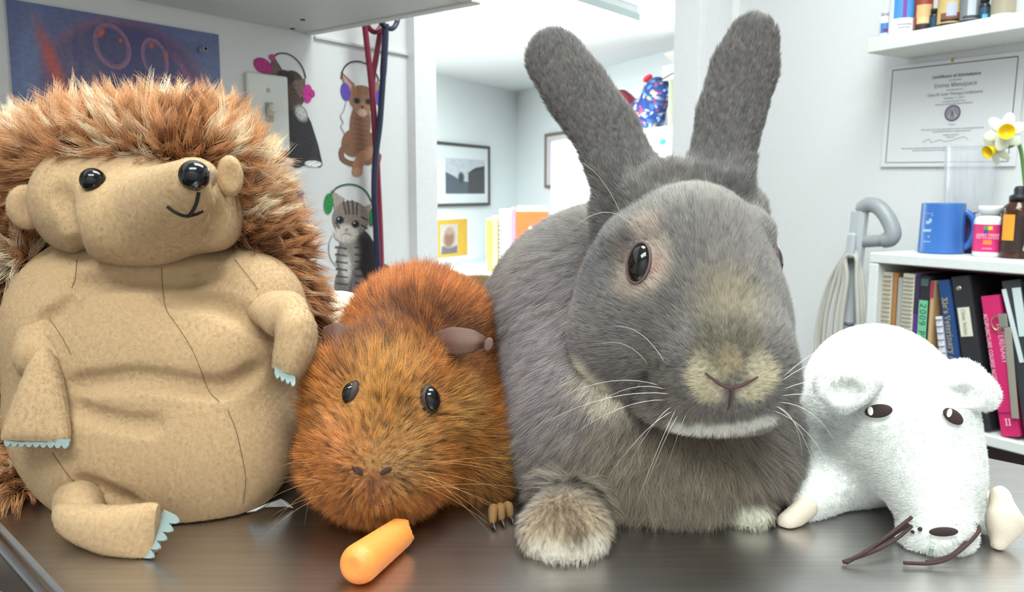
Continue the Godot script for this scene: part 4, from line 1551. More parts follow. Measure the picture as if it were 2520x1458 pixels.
# ---------------------------------------------------------------- the left wall
func left_wall_things() -> void:
	# overhead cabinet
	var corner := W(770, 88, LEFT_A, LEFT_W, 0.001)
	var t := axes(LEFT_W)
	var cab := thing("wall_cabinet", "white overhead wall cabinet above the poster", "cabinet", corner)
	cab.basis = t
	var white := grained(rgb(206, 209, 206), rgb(214, 217, 214), 0.5, 5.0, 0.04, 0.05, 91)
	obj("bottom_panel", boxed(Vector3(1.3, 0.016, 0.30), 0.0015, Transform3D(Basis(), Vector3(-0.65 - 0.016, 0.010, 0.152))), white, cab)
	obj("side_panel", boxed(Vector3(0.016, 0.62, 0.32), 0.0015, Transform3D(Basis(), Vector3(-0.008, 0.31, 0.162))), white, cab)
	obj("front_rail", boxed(Vector3(1.3, 0.60, 0.018), 0.002, Transform3D(Basis(), Vector3(-0.66, 0.302, 0.312))), white, cab)
	obj("back_panel", boxed(Vector3(1.3, 0.60, 0.006), 0.001, Transform3D(Basis(), Vector3(-0.66, 0.31, 0.004))), white, cab)
	var hole := mat(rgb(70, 66, 62), 0.8)
	for q in [[745, 48], [720, 70]]:
		var p := cab.to_local(L(q[0], q[1], corner.y + 0.002))
		obj("screw_hole", lathed([Vector2(0.0, -0.001), Vector2(0.0035, -0.001), Vector2(0.0035, 0.001), Vector2(0.0, 0.001)], 12), hole, cab, p)
	# a low wooden cabinet under the poster, beside the table's end
	var low_at := flat(LEFT_A - LEFT_W * 0.35, 0.0) + t.z * 0.002
	var base := thing("base_cabinet", "brown wooden base cabinet low on the wall beyond the table edge", "cabinet", low_at)
	base.basis = t
	var oak := grained(rgb(74, 54, 44), rgb(92, 70, 58), 0.5, 6.0, 0.03, 0.1, 93)
	obj("body", boxed(Vector3(1.3, 0.76, 0.17), 0.003, Transform3D(Basis(), Vector3(0, 0.41, 0.086))), oak, base)
	obj("plinth", boxed(Vector3(1.28, 0.03, 0.15), 0.0, Transform3D(Basis(), Vector3(0, 0.015, 0.076))), mat(rgb(40, 34, 32), 0.8), base)
	obj("counter", boxed(Vector3(1.32, 0.025, 0.19), 0.004, Transform3D(Basis(), Vector3(0, 0.8035, 0.096))), mat(rgb(88, 74, 66), 0.4), base)
	for i in 3:
		var leaf := obj("door", boxed(Vector3(0.42, 0.70, 0.016), 0.003, Transform3D(Basis(), Vector3(-0.433 + 0.433 * i, 0.42, 0.179))), oak, base)
		obj("knob", balled(Vector3(-0.433 + 0.433 * i + 0.17, 0.68, 0.194), Vector3.ONE * 0.012), mat(rgb(150, 140, 120), 0.3, 0.8), leaf)
	# a seam in the wall panelling at the same height
	var s0 := W(772, 89, LEFT_A, LEFT_W)
	var s1 := W(1008, 149, LEFT_A, LEFT_W)
	struct("trim_7", slab(plan(s0), plan(s1), s0.y - 0.0035, s0.y, 0.004, Vector2(0.79, 0.61)), mat(rgb(206, 206, 206), 0.7))
	# poster
	var pp := spot(LEFT_A, LEFT_W, 12, -4, 556, 520, 0.0015)
	var pr := Paint.new(Rect2(0, 0, 544, 620), 1.0, rgb(104, 114, 158))
	pr.ell(110, 420, 60, 260, rgb(128, 144, 184), 0.25, 0.5)
	pr.ell(40, 230, 30, 220, rgb(116, 130, 172), 0.1, 0.6)
	pr.ell(282, 215, 216, 214, rgb(146, 106, 134), 0.12, 0.08)
	pr.ell(280, 224, 198, 200, rgb(84, 80, 126), 0.12, 0.10)
	pr.ell(170, 180, 80, 110, rgb(112, 102, 134), 0.3, 0.7)
	pr.ell(96, 180, 16, 110, rgb(196, 96, 94), -0.25, 0.8)
	pr.ell(330, 120, 120, 90, rgb(76, 72, 120), 0.2, 0.6)
	for q in [[240, 92, 44, 66], [352, 112, 34, 62]]:
		pr.ell(q[0], q[1], q[2], q[3], rgb(84, 80, 124), -0.15, 0.2)
		pr.ell(q[0], q[1], q[2], q[3], rgb(152, 112, 138), -0.15, 0.1, 0.10)
		pr.ell(q[0], q[1], q[2] * 0.85, q[3] * 0.88, rgb(134, 100, 132), -0.15, 0.1, 0.08)
	pr.ell(214, 56, 6, 14, rgb(206, 100, 70), 0.5, 0.5)
	pr.ell(262, 70, 5, 7, rgb(206, 100, 70), 0.0, 0.5)
	pr.ell(344, 72, 6, 9, rgb(198, 98, 76), 0.0, 0.5)
	pr.ell(384, 100, 5, 18, rgb(184, 98, 88), 0.2, 0.6)
	pr.ell(445, 160, 14, 90, rgb(140, 90, 130), -0.5, 0.8)
	for q in [[150, 110], [160, 150], [185, 100]]: pr.ell(q[0], q[1], 7, 40, rgb(86, 84, 128), 0.1, 0.7)
	pr.grain(0.10, 0.05, 3)
	pr.grain(0.05, 0.4, 4)
	var poster := thing("poster", "glossy purple and blue art poster pinned behind the plush hedgehog", "poster")
	placed(poster, pp[0])
	var psz: Vector2 = pp[1]
	obj("sheet", sheet(psz.x, psz.y, 0.001), pr.print(0.3), poster)
	obj("backing", boxed(Vector3(psz.x, psz.y, 0.0016)), mat(rgb(230, 230, 230), 0.8), poster)
	var pin := thing("push_pin", "clear round push pin in the purple poster's upper corner", "push pin")
	var pt := spot(LEFT_A, LEFT_W, 490, 115, 504, 129, 0.004)
	placed(pin, (pt[0] as Transform3D).scaled_local(Vector3.ONE * 0.8))
	var clear := mat(rgb(150, 156, 176), 0.15)
	var face := Transform3D(Basis(Vector3.RIGHT, PI / 2), Vector3.ZERO)
	var pk := Mesher.new()
	pk.lathe([Vector2(0.0, -0.002), Vector2(0.0052, -0.002), Vector2(0.0056, 0.001), Vector2(0.003, 0.003), Vector2(0.003, 0.007), Vector2(0.0048, 0.009), Vector2(0.0046, 0.011), Vector2(0.0, 0.0115)], 20, face)
	obj("head", pk.done(), clear, pin)
	obj("shank", tubed([Vector3(0, 0, -0.003), Vector3(0, 0, 0.0)], 0.0006, 6), mat(rgb(180, 180, 180), 0.3, 1.0), pin)
	# switch
	var sw := spot(LEFT_A, LEFT_W, 603, 176, 711, 372, 0.003)
	var sz: Vector2 = sw[1]
	var plate := thing("light_switch", "white toggle light switch plate over the pink headphone kitten sticker", "light switch")
	placed(plate, sw[0])
	var ivory := mat(rgb(222, 224, 218), 0.35)
	obj("plate", boxed(Vector3(sz.x, sz.y, 0.006), 0.002, Transform3D(Basis(), Vector3(0, 0, 0.001))), ivory, plate)
	obj("slot", boxed(Vector3(0.0135, 0.027, 0.002), 0.0005, Transform3D(Basis(), Vector3(0, 0, 0.0042))), mat(rgb(168, 164, 150), 0.5), plate)
	obj("toggle", boxed(Vector3(0.009, 0.012, 0.014), 0.002, Transform3D(Basis(Vector3.RIGHT, -0.5), Vector3(0.0, 0.003, 0.009))), mat(rgb(226, 222, 208), 0.4), plate)
	for s in [-1, 1]: obj("screw", balled(Vector3(0, s * 0.030, 0.0042), Vector3(0.0036, 0.0036, 0.0014)), mat(rgb(196, 194, 188), 0.4), plate)
	kittens()
	stethoscopes()

func sticker(called: String, label: String, box: Rect2, pr: Paint) -> void:
	var s := spot(LEFT_A, LEFT_W, box.position.x, box.position.y, box.end.x, box.end.y, 0.0012)
	var z: Vector2 = s[1]
	var o := obj(called, sheet(z.x, z.y), pr.print(0.7, true))
	placed(o, s[0])
	tag(o, label, "sticker", "kitten wall stickers")

func kittens() -> void:
	var clear := Color(0, 0, 0, 0)
	# pink headphones, mostly behind the switch plate
	var box := Rect2(612, 108, 192, 312)
	var p := Paint.new(box, 1.6, clear)
	p.poly([[650, 372], [712, 240], [742, 250], [764, 290], [782, 350], [793, 404], [786, 411], [660, 402]], rgb(58, 54, 58))
	p.ell(722, 330, 46, 84, rgb(52, 49, 54), 0.0, 0.12)
	p.ell(716, 210, 36, 52, rgb(86, 68, 64), 0.1, 0.12)
	p.poly([[650, 180], [672, 128], [700, 172], [720, 190]], rgb(112, 88, 84))
	p.poly([[712, 186], [752, 174], [750, 216], [736, 228]], rgb(124, 98, 92))
	p.ell(700, 178, 22, 18, rgb(60, 48, 46), 0.3)
	p.ell(738, 268, 16, 22, rgb(196, 192, 192), -0.4, 0.4)
	for q in [[640, 396], [688, 399], [766, 402]]: p.ell(q[0], q[1], 24, 9, rgb(232, 230, 230))
	p.ell(672, 386, 30, 7, rgb(40, 38, 42))
	p.line([[668, 134], [684, 120], [706, 117], [728, 126], [746, 148], [753, 172]], 3.2, rgb(40, 34, 40))
	p.ell(644, 157, 23, 19, rgb(178, 50, 128), 0.5)
	p.ell(668, 132, 8, 8, rgb(196, 60, 140))
	p.ell(757, 214, 13, 25, rgb(200, 52, 146), 0.1)
	p.ell(768, 212, 9, 11, rgb(186, 44, 134))
	p.grain(0.3, 0.08, 5)
	sticker("wall_sticker", "dark kitten sticker with pink headphones behind the switch plate", box, p)
	# tan kitten with violet headphones
	box = Rect2(824, 132, 124, 312)
	p = Paint.new(box, 1.8, clear)
	p.line([[848, 248], [842, 270], [834, 284], [840, 300], [834, 310], [846, 330]], 2.0, rgb(150, 146, 150))
	p.ell(884, 300, 27, 60, rgb(140, 98, 76), 0.1)
	p.ell(866, 348, 30, 36, rgb(138, 96, 74), 0.3)
	p.ell(900, 360, 30, 44, rgb(134, 94, 74), 0.0)
	p.line([[846, 356], [834, 372], [838, 392], [860, 402], [878, 396]], 13.0, rgb(128, 90, 70))
	p.line([[920, 366], [890, 382], [876, 404], [874, 418]], 26.0, rgb(168, 122, 92))
	p.line([[930, 380], [920, 418]], 18.0, rgb(130, 92, 74))
	p.ell(873, 423, 14, 12, rgb(186, 140, 110))
	p.poly([[838, 172], [872, 200], [866, 240], [846, 222]], rgb(160, 120, 108))
	p.poly([[842, 182], [864, 204], [858, 228]], rgb(200, 156, 148))
	p.poly([[916, 210], [934, 176], [942, 236]], rgb(160, 120, 108))
	p.ell(892, 234, 36, 34, rgb(156, 112, 86))
	p.ell(890, 258, 22, 20, rgb(172, 128, 100))
	p.ell(889, 270, 12, 10, rgb(214, 184, 160), 0.0, 0.3)
	for q in [[876, 241], [906, 240]]:
		p.ell(q[0], q[1], 9, 8, rgb(70, 72, 74))
		p.ell(q[0], q[1], 4, 5, rgb(18, 18, 22))
	p.ell(890, 256, 4, 4, rgb(110, 60, 56))
	for i in 5: p.line([[880 + i * 6, 204], [882 + i * 5, 222]], 2.4, Color(rgb(92, 60, 46), 0.6))
	for i in 7: p.line([[866, 286 + i * 13], [902, 292 + i * 12]], 3.0, Color(rgb(112, 74, 56), 0.6))
	p.line([[838, 190], [844, 166], [860, 148], [884, 141], [908, 146], [926, 160], [936, 182]], 3.2, rgb(36, 32, 44))
	p.ell(848, 222, 12, 22, rgb(98, 76, 176), -0.1)
	p.ell(934, 226, 8, 20, rgb(92, 70, 168))
	p.grain(0.3, 0.2, 6)
	sticker("wall_sticker", "tan kitten sticker with violet headphones beside the stethoscopes", box, p)
	# tabby with green headphones
	box = Rect2(788, 440, 176, 296)
	p = Paint.new(box, 1.7, clear)
	p.line([[812, 570], [804, 590], [806, 620], [820, 640]], 2.2, rgb(140, 140, 144))
	p.ell(876, 640, 50, 84, rgb(66, 60, 62))
	p.ell(900, 650, 44, 74, rgb(40, 34, 36), -0.2)
	p.line([[900, 690], [930, 690], [956, 664], [944, 652]], 13.0, rgb(52, 48, 50))
	p.ell(850, 620, 28, 54, rgb(150, 142, 138), 0.1, 0.4)
	p.ell(834, 690, 19, 42, rgb(120, 112, 110))
	p.ell(872, 690, 17, 40, rgb(112, 104, 104))
	p.ell(846, 648, 12, 34, rgb(206, 200, 196), 0.0, 0.5)
	p.ell(832, 724, 20, 10, rgb(196, 190, 186))
	p.ell(868, 722, 16, 9, rgb(190, 184, 182))
	for i in 7: p.line([[820, 596 + i * 17], [846, 602 + i * 17]], 4.4, Color(rgb(44, 40, 42), 0.62))
	for i in 6: p.line([[868, 600 + i * 17], [900, 606 + i * 17]], 4.4, Color(rgb(36, 32, 34), 0.62))
	p.poly([[812, 464], [846, 486], [842, 520], [822, 520]], rgb(176, 158, 154))
	p.poly([[886, 508], [914, 496], [908, 544], [896, 548]], rgb(170, 150, 146))
	p.ell(860, 532, 46, 42, rgb(142, 128, 120), 0.15)
	p.ell(846, 566, 30, 22, rgb(206, 196, 190), 0.1, 0.3)
	for q in [[852, 490, 856, 520], [864, 490, 866, 520], [842, 494, 848, 520], [876, 496, 874, 522], [888, 530, 902, 536], [886, 548, 900, 556], [822, 540, 830, 552]]: p.line([[q[0], q[1]], [q[2], q[3]]], 5.0, Color(rgb(46, 40, 40), 0.62))
	for q in [[832, 534], [871, 545]]:
		p.ell(q[0], q[1], 10, 9, rgb(50, 50, 54))
		p.ell(q[0], q[1], 5, 6, rgb(12, 12, 16))
		p.ell(q[0] - 3, q[1] - 3, 2, 2, rgb(230, 230, 230))
	p.ell(848, 558, 5, 4, rgb(196, 136, 120))
	p.line([[836, 568], [848, 566], [862, 572]], 1.6, rgb(90, 70, 66))
	p.line([[812, 476], [826, 460], [850, 452], [876, 454], [900, 468], [914, 492]], 3.6, rgb(22, 104, 58))
	p.ell(806, 496, 11, 24, rgb(42, 140, 70), 0.1)
	p.ell(914, 530, 8, 22, rgb(38, 128, 64), 0.1)
	p.grain(0.25, 0.1, 7)
	sticker("wall_sticker", "tabby kitten sticker with green headphones above the guinea pig", box, p)
	# a fourth, mostly behind the hedgehog
	box = Rect2(660, 455, 120, 260)
	p = Paint.new(box, 1.4, clear)
	p.ell(712, 640, 40, 70, rgb(150, 150, 160))
	p.ell(700, 640, 18, 50, rgb(200, 200, 206), 0.1, 0.4)
	p.ell(700, 548, 44, 42, rgb(160, 160, 170))
	p.poly([[704, 512], [742, 466], [752, 470], [744, 540]], rgb(156, 154, 166))
	p.poly([[720, 508], [744, 474], [738, 520]], rgb(206, 178, 184))
	p.poly([[664, 520], [668, 472], [694, 508]], rgb(156, 154, 166))
	for q in [[688, 548], [718, 550]]:
		p.ell(q[0], q[1], 8, 8, rgb(96, 130, 150))
		p.ell(q[0], q[1], 4, 5, rgb(16, 16, 20))
	p.ell(702, 568, 4, 3, rgb(190, 140, 140))
	p.ell(702, 574, 16, 11, rgb(206, 206, 210), 0.0, 0.5)
	for i in 5: p.line([[690 + i * 7, 514], [692 + i * 6, 528]], 2.4, rgb(110, 110, 120))
	for i in 5: p.line([[724, 600 + i * 20], [748, 606 + i * 20]], 4.0, rgb(112, 112, 122))
	p.ell(690, 704, 20, 9, rgb(206, 206, 210))
	p.ell(728, 704, 18, 9, rgb(206, 206, 210))
	p.line([[672, 500], [690, 470], [722, 462], [748, 490], [754, 530]], 4.0, rgb(44, 86, 160))
	p.ell(752, 556, 12, 24, rgb(44, 86, 160))
	p.line([[756, 576], [764, 600], [758, 640], [764, 670]], 2.0, rgb(120, 130, 150))
	p.grain(0.2, 0.1, 8)
	sticker("wall_sticker", "pale grey kitten sticker half hidden by the hedgehog's fur", box, p)

func stethoscopes() -> void:
	var hook := thing("wall_hook", "small hook behind the cabinet end holding the stethoscopes", "hook", W(945, -60, LEFT_A, LEFT_W, 0.0))
	hook.basis = axes(LEFT_W)
	obj("plate", boxed(Vector3(0.08, 0.03, 0.008), 0.002, Transform3D(Basis(), Vector3(0, 0, 0.005))), mat(rgb(190, 190, 190), 0.3, 1.0), hook)
	for s in [-1, 1]: obj("peg", tubed([Vector3(s * 0.02, 0, 0.006), Vector3(s * 0.02, 0, 0.05), Vector3(s * 0.02, 0.012, 0.056)], 0.004, 8), mat(rgb(190, 190, 190), 0.3, 1.0), hook)
	var go := func(list: Array, off: float) -> Array:
		var pts := []
		for q in list: pts.append(W(q[0], q[1], LEFT_A, LEFT_W, off + (q[2] if q.size() > 2 else 0.0)))
		return curved(pts, 6)
	var red := mat(rgb(126, 24, 54), 0.35)
	var o := thing("stethoscope", "dark red rubber stethoscope hanging beside the door casing", "stethoscope")
	obj("tubing", tubed(go.call([[905, -40], [897, 40], [903, 110], [913, 200], [922, 300], [929, 420], [934, 560], [938, 690], [941, 760]], 0.030), 0.0046, 10), red, o)
	obj("tubing", tubed(go.call([[952, -40], [944, 40], [934, 90], [926, 140], [917, 200], [920, 290], [926, 380], [932, 480], [937, 600], [941, 760]], 0.024), 0.0046, 10), red, o)
	obj("yoke", tubed(go.call([[897, 38], [906, 66], [922, 79], [936, 68], [944, 38]], 0.028), 0.0040, 10), red, o)
	var navy := mat(rgb(34, 38, 66), 0.32)
	o = thing("stethoscope", "navy blue rubber stethoscope hanging in front of the red one", "stethoscope")
	obj("tubing", tubed(go.call([[948, 60], [948, 90], [945, 150], [940, 230], [934, 310], [924, 390], [921, 470], [925, 560], [929, 650], [932, 760]], 0.042), [0.0062] + range(54).map(func(i): return 0.0054 if i < 14 else 0.0048), 10), navy, o)
	obj("yoke", tubed(go.call([[912, -30], [922, 20], [932, 46], [948, 66], [966, 70], [977, 54], [979, 30], [975, -30]], 0.044), 0.0040, 10), navy, o)
	for q in [[977, 18], [978, 48]]: obj("mark", balled(W(q[0], q[1], LEFT_A, LEFT_W, 0.0482), Vector3(0.0018, 0.0022, 0.0006), axes(LEFT_W)), mat(rgb(230, 230, 236), 0.6), o)

# ---------------------------------------------------------------- the far room
const FL := Vector2(0.485, -0.874)
const FR := Vector2(0.406, 0.914)

func framed(called: String, label: String, s: Array, wide: float, frame_c: Color, mat_c: Color, inner: Array, print: Material) -> void:
	var z: Vector2 = s[1]
	var o := thing(called, label, "picture")
	placed(o, s[0])
	var fm := grained(frame_c, frame_c.lightened(0.12), 0.5, 8.0, 0.05, 0.1, 95)
	for q in [[0, 1], [0, -1], [1, 0], [-1, 0]]:
		var size := Vector3(z.x, wide, 0.03) if q[0] == 0 else Vector3(wide, z.y - 2 * wide, 0.03)
		obj("frame", boxed(size, 0.004, Transform3D(Basis(), Vector3(q[0] * (z.x - wide) / 2, q[1] * (z.y - wide) / 2, 0.005))), fm, o)
	obj("mat_board", boxed(Vector3(z.x - wide, z.y - wide, 0.006)), mat(mat_c, 0.8), o)
	if inner:
		var im := sheet(inner[2] * z.x, inner[3] * z.y)
		obj("print", im, print, o, Vector3(inner[0] * z.x, inner[1] * z.y, 0.005))

func far_room() -> void:
	# tube fitting on the ceiling
	var c0 := L(1575, 52, CEIL - 0.10)
	var c1 := L(1420, 2, CEIL - 0.10)
	var along := (c0 - c1).normalized()
	var fx := thing("tube_light", "long fluorescent tube fitting on the far room's ceiling", "ceiling light", c0 - along * 1.2 + along.cross(Vector3.UP) * -0.16)
	fx.basis = Basis(along, Vector3.UP, along.cross(Vector3.UP))
	var glow := StandardMaterial3D.new()
	glow.albedo_color = Color(0.95, 0.95, 0.95)
	glow.emission_enabled = true
	glow.emission = Color(0.93, 1.0, 1.0)
	glow.emission_energy_multiplier = 6.0
	obj("housing", boxed(Vector3(2.4, 0.06, 0.30), 0.005, Transform3D(Basis(), Vector3(0, 0.07, 0))), mat(rgb(225, 228, 228), 0.5), fx)
	obj("side_rail", boxed(Vector3(2.4, 0.05, 0.012), 0.002, Transform3D(Basis(), Vector3(0, 0.025, 0.155))), mat(rgb(176, 186, 186), 0.5), fx)
	obj("side_rail", boxed(Vector3(2.4, 0.05, 0.012), 0.002, Transform3D(Basis(), Vector3(0, 0.025, -0.155))), mat(rgb(176, 186, 186), 0.5), fx)
	obj("diffuser", boxed(Vector3(2.38, 0.03, 0.29), 0.008, Transform3D(Basis(), Vector3(0, 0.022, 0))), glow, fx)
	var l := AreaLight3D.new()
	l.name = "area_lamp"
	l.area_size = Vector2(2.38, 0.29)
	l.light_color = Color(0.93, 1.0, 1.0)
	l.light_energy = FAR_LAMP
	l.shadow_enabled = true
	l.rotation.x = -PI / 2
	l.position = Vector3(0, -0.03, 0)
	fx.add_child(l)
	panel(Vector3(-1.2, CEIL, -6.0), Vector2(1.2, 0.6), 0.5, FAR_PANEL, "ceiling_light", "fluorescent panel in the far room's ceiling near the framed landscape")
	# pictures
	var pr := Paint.new(Rect2(0, 0, 200, 180), 1.0, rgb(196, 200, 206))
	pr.poly([[0, 180], [0, 70], [40, 90], [70, 110], [120, 120], [200, 110], [200, 180]], rgb(86, 96, 106))
	pr.poly([[112, 180], [112, 74], [150, 44], [200, 34], [200, 180]], rgb(72, 70, 74))
	pr.poly([[104, 76], [146, 44], [200, 30], [200, 46], [150, 60]], rgb(56, 54, 58))
	pr.ell(76, 96, 14, 26, rgb(58, 66, 66), 0.0, 0.4)
	pr.grain(0.06, 0.03, 2)
	framed("framed_picture", "dark framed grey landscape photograph in the far room", spot(FAR_C, FL, 1058, 346, 1204, 506, 0.03), 0.035, rgb(66, 60, 54), rgb(222, 228, 230), [0.07, -0.02, 0.68, 0.56], pr.print(0.4))
	framed("framed_picture", "thin brown framed picture behind the rabbit's ear in the far room", spot(FAR_C, FR, 1343, 330, 1420, 462, 0.03), 0.035, rgb(120, 98, 84), rgb(212, 208, 212), [], null)
	var yc := Paint.new(Rect2(0, 0, 150, 160), 1.0, rgb(222, 174, 52))
	yc.poly([[34, 20], [106, 20], [106, 146], [34, 146]], rgb(202, 192, 188))
	yc.ell(70, 80, 22, 40, rgb(150, 112, 92), 0.1, 0.4)
	yc.ell(72, 50, 16, 16, rgb(186, 150, 130), 0.0, 0.3)
	yc.poly([[40, 110], [70, 124], [104, 112], [104, 146], [36, 146]], rgb(120, 112, 116))
	yc.grain(0.05, 0.05, 2)
	var s := spot(FAR_C, FL, 1062, 543, 1150, 627, 0.004)
	var z: Vector2 = s[1]
	var card := obj("photo_card", boxed(Vector3(z.x, z.y, 0.003)), mat(rgb(222, 174, 52), 0.6))
	placed(card, s[0])
	tag(card, "yellow photo card pinned under the framed landscape", "card")
	obj("print", sheet(z.x, z.y, 0.0022), yc.print(0.5), card)
	# a low white cabinet along that wall
	var cs := spot(FAR_C, FL, 1030, 634, 1180, 800, 0.0)
	var cz: Vector2 = cs[1]
	var lc := thing("low_cabinet", "low white cabinet standing under the yellow photo card", "cabinet")
	var ct: Transform3D = cs[0]
	var top: float = W(1150, 640, FAR_C, FL).y
	placed(lc, Transform3D(ct.basis, Vector3(ct.origin.x, 0, ct.origin.z)))
	obj("body", boxed(Vector3(cz.x, top - 0.03, 0.45), 0.005, Transform3D(Basis(), Vector3(0, (top - 0.03) / 2, 0.24))), mat(rgb(226, 232, 234), 0.6), lc)
	obj("counter", boxed(Vector3(cz.x + 0.04, 0.03, 0.49), 0.005, Transform3D(Basis(), Vector3(0, top - 0.015, 0.25))), mat(rgb(204, 214, 222), 0.5), lc)
	obj("drawer", boxed(Vector3(cz.x - 0.04, 0.16, 0.016), 0.004, Transform3D(Basis(), Vector3(0, top - 0.14, 0.472))), mat(rgb(230, 236, 238), 0.6), lc)
	# refrigerator and tall cabinet, side by side
	var fr_a := FAR_C + Vector2(-FR.y, FR.x) * 0.65   # their fronts
	var f0 := W(1356, 346, fr_a, FR)
	var f1 := W(1512, 346, fr_a, FR)
	var f2 := W(1740, 346, fr_a, FR)
	var fridge_top := f0.y
	var b := axes(FR)
	var fridge := thing("refrigerator", "white refrigerator with round magnets in the far room", "refrigerator", Vector3(f0.x, 0, f0.z))
	fridge.basis = b
	var fw := (f1 - f0).dot(b.x) - 0.01
	var enamel := mat(rgb(232, 236, 238), 0.35)
	obj("body", boxed(Vector3(fw, fridge_top, 0.58), 0.01, Transform3D(Basis(), Vector3(fw / 2, fridge_top / 2, -0.33))), enamel, fridge)
	var door := obj("door", boxed(Vector3(fw, fridge_top - 0.62, 0.045), 0.015, Transform3D(Basis(), Vector3(fw / 2, 0.61 + (fridge_top - 0.62) / 2, -0.018))), enamel, fridge)
	obj("door", boxed(Vector3(fw, 0.55, 0.045), 0.015, Transform3D(Basis(), Vector3(fw / 2, 0.325, -0.018))), enamel, fridge)
	obj("handle", boxed(Vector3(0.03, 0.7, 0.03), 0.01, Transform3D(Basis(), Vector3(0.18, fridge_top - 0.55, 0.02))), mat(rgb(210, 216, 220), 0.4), door)
	for q in [[1421, 450, rgb(160, 206, 140), 0.09, 0.05], [1398, 540, rgb(40, 120, 196), 0.09, 0.055]]:
		var p := fridge.to_local(W(q[0], q[1], fr_a, FR))
		obj("magnet", balled(Vector3(p.x, p.y, 0.008), Vector3(q[3] * 0.75, q[4], 0.01)), mat(q[2], 0.5), door)
	var tall := thing("tall_cabinet", "tall white cabinet with a blue oval label beside the refrigerator", "cabinet", Vector3(f1.x, 0, f1.z))
	tall.basis = b
	var tw := (f2 - f1).dot(b.x)
	obj("body", boxed(Vector3(tw, fridge_top, 0.58), 0.008, Transform3D(Basis(), Vector3(tw / 2, fridge_top / 2, -0.33))), enamel, tall)
	for i in 2:
		var dd := obj("door", boxed(Vector3(tw / 2 - 0.01, fridge_top - 0.10, 0.02), 0.004, Transform3D(Basis(), Vector3(tw * (0.25 + 0.5 * i), fridge_top / 2, -0.025))), enamel, tall)
		obj("handle", boxed(Vector3(0.015, 0.14, 0.02), 0.004, Transform3D(Basis(), Vector3(tw * 0.5 + (0.05 if i else -0.05), 1.1, -0.008))), mat(rgb(190, 196, 200), 0.3, 1.0), dd)
	var lp := tall.to_local(W(1628, 349, fr_a, FR))
	obj("label", balled(Vector3(lp.x, lp.y, -0.012), Vector3(0.055, 0.026, 0.006)), mat(rgb(34, 104, 180), 0.5), tall)
	obj("notice", boxed(Vector3(0.20, 0.26, 0.004), 0.0, Transform3D(Basis(), Vector3(lp.x + 0.02, lp.y - 0.17, -0.013))), mat(rgb(214, 222, 232), 0.8), tall)
	# what is stored on top
	var fp := func(u: float, v: float, back: float) -> Vector3: return W(u, v, fr_a, FR, -back)
	var bagp := fp.call(1592, 300, 0.25) as Vector3
	var bag := thing("cloth_bag", "blue patterned cloth bag slumped on the tall cabinet", "bag", Vector3(bagp.x, fridge_top + 0.001, bagp.z))
	bag.basis = b.scaled(Vector3.ONE * 1.15)
	var bb := Body.new()
	bb.ell(Vector3(0.0, 0.13, 0), Vector3(0.16, 0.15, 0.14), 0.06)
	bb.ell(Vector3(0.13, 0.27, 0), Vector3(0.12, 0.13, 0.11), 0.06)
	bb.ell(Vector3(-0.10, 0.10, 0.02), Vector3(0.12, 0.11, 0.12), 0.06)
	bb.cone(Vector3(-0.16, 0.26, 0.16), Vector3(0.10, 0.42, 0.12), 0.022, 0.022, 0.03, true)
	bb.cone(Vector3(-0.10, 0.10, 0.18), Vector3(0.16, 0.22, 0.14), 0.022, 0.02, 0.03, true)
	bb.build(0.02, 0.002)
	var cloth := Paint.new(Rect2(0, 0, 256, 256), 1.0, rgb(24, 52, 112))
	var rr := RandomNumberGenerator.new()
	rr.seed = 33
	for i in 110:
		var cc: Color = [rgb(196, 208, 222), rgb(214, 222, 230), rgb(196, 60, 56), rgb(214, 170, 60), rgb(60, 60, 80), rgb(90, 150, 200), rgb(226, 226, 226)][rr.randi() % 7]
		cloth.ell(rr.randf() * 256, rr.randf() * 256, rr.randf_range(4, 14), rr.randf_range(3, 8), cc, rr.randf() * 3.0, 0.2)
	var cm := cloth.print(0.9)
	cm.texture_repeat = true
	cm.uv1_triplanar = true
	cm.uv1_scale = Vector3.ONE * 2.6
	obj("sack", bb.mesh(), cm, bag)
	obj("tie", balled(Vector3(0.06, 0.395, 0.04), Vector3(0.05, 0.02, 0.03), Basis(Vector3.BACK, 0.4)), mat(rgb(206, 40, 56), 0.7), bag)
	var dp := fp.call(1530, 300, 0.32) as Vector3
	var tent := thing("mesh_dome", "dark red mesh dome behind the rabbit's tall ear", "food cover", Vector3(dp.x, fridge_top + 0.002, dp.z))
	tent.basis = b
	var dome := []
	for i in 9: dome.append(Vector2(cos(i / 8.0 * PI / 2) * 0.22 + 0.002, sin(i / 8.0 * PI / 2) * 0.42))
	obj("cover", lathed(dome, 24), mat(rgb(150, 48, 62), 0.7), tent)
	obj("rim", tubed(range(25).map(func(i): return Vector3(cos(TAU * i / 24) * 0.222, 0.012, sin(TAU * i / 24) * 0.222)), 0.012, 8), mat(rgb(60, 40, 44), 0.6), tent)
	for k in 2:
		obj("hoop", tubed(range(17).map(func(i): return Vector3(cos(PI * i / 16) * 0.224 * (1.0 if k == 0 else 0.0), sin(PI * i / 16) * 0.424, cos(PI * i / 16) * 0.224 * (0.0 if k == 0 else 1.0))), 0.008, 6), mat(rgb(70, 40, 48), 0.6), tent)
	var gp := fp.call(1698, 300, 0.36) as Vector3
	var crate := thing("storage_box", "olive and beige storage box at the far end of the tall cabinet", "box", Vector3(gp.x, fridge_top + 0.001, gp.z))
	crate.basis = b
	obj("body", boxed(Vector3(0.24, 0.40, 0.34), 0.006, Transform3D(Basis(), Vector3(0.04, 0.20, 0))), mat(rgb(150, 150, 128), 0.7), crate)
	obj("band", boxed(Vector3(0.06, 0.402, 0.342), 0.006, Transform3D(Basis(), Vector3(-0.02, 0.201, 0))), mat(rgb(112, 124, 88), 0.7), crate)
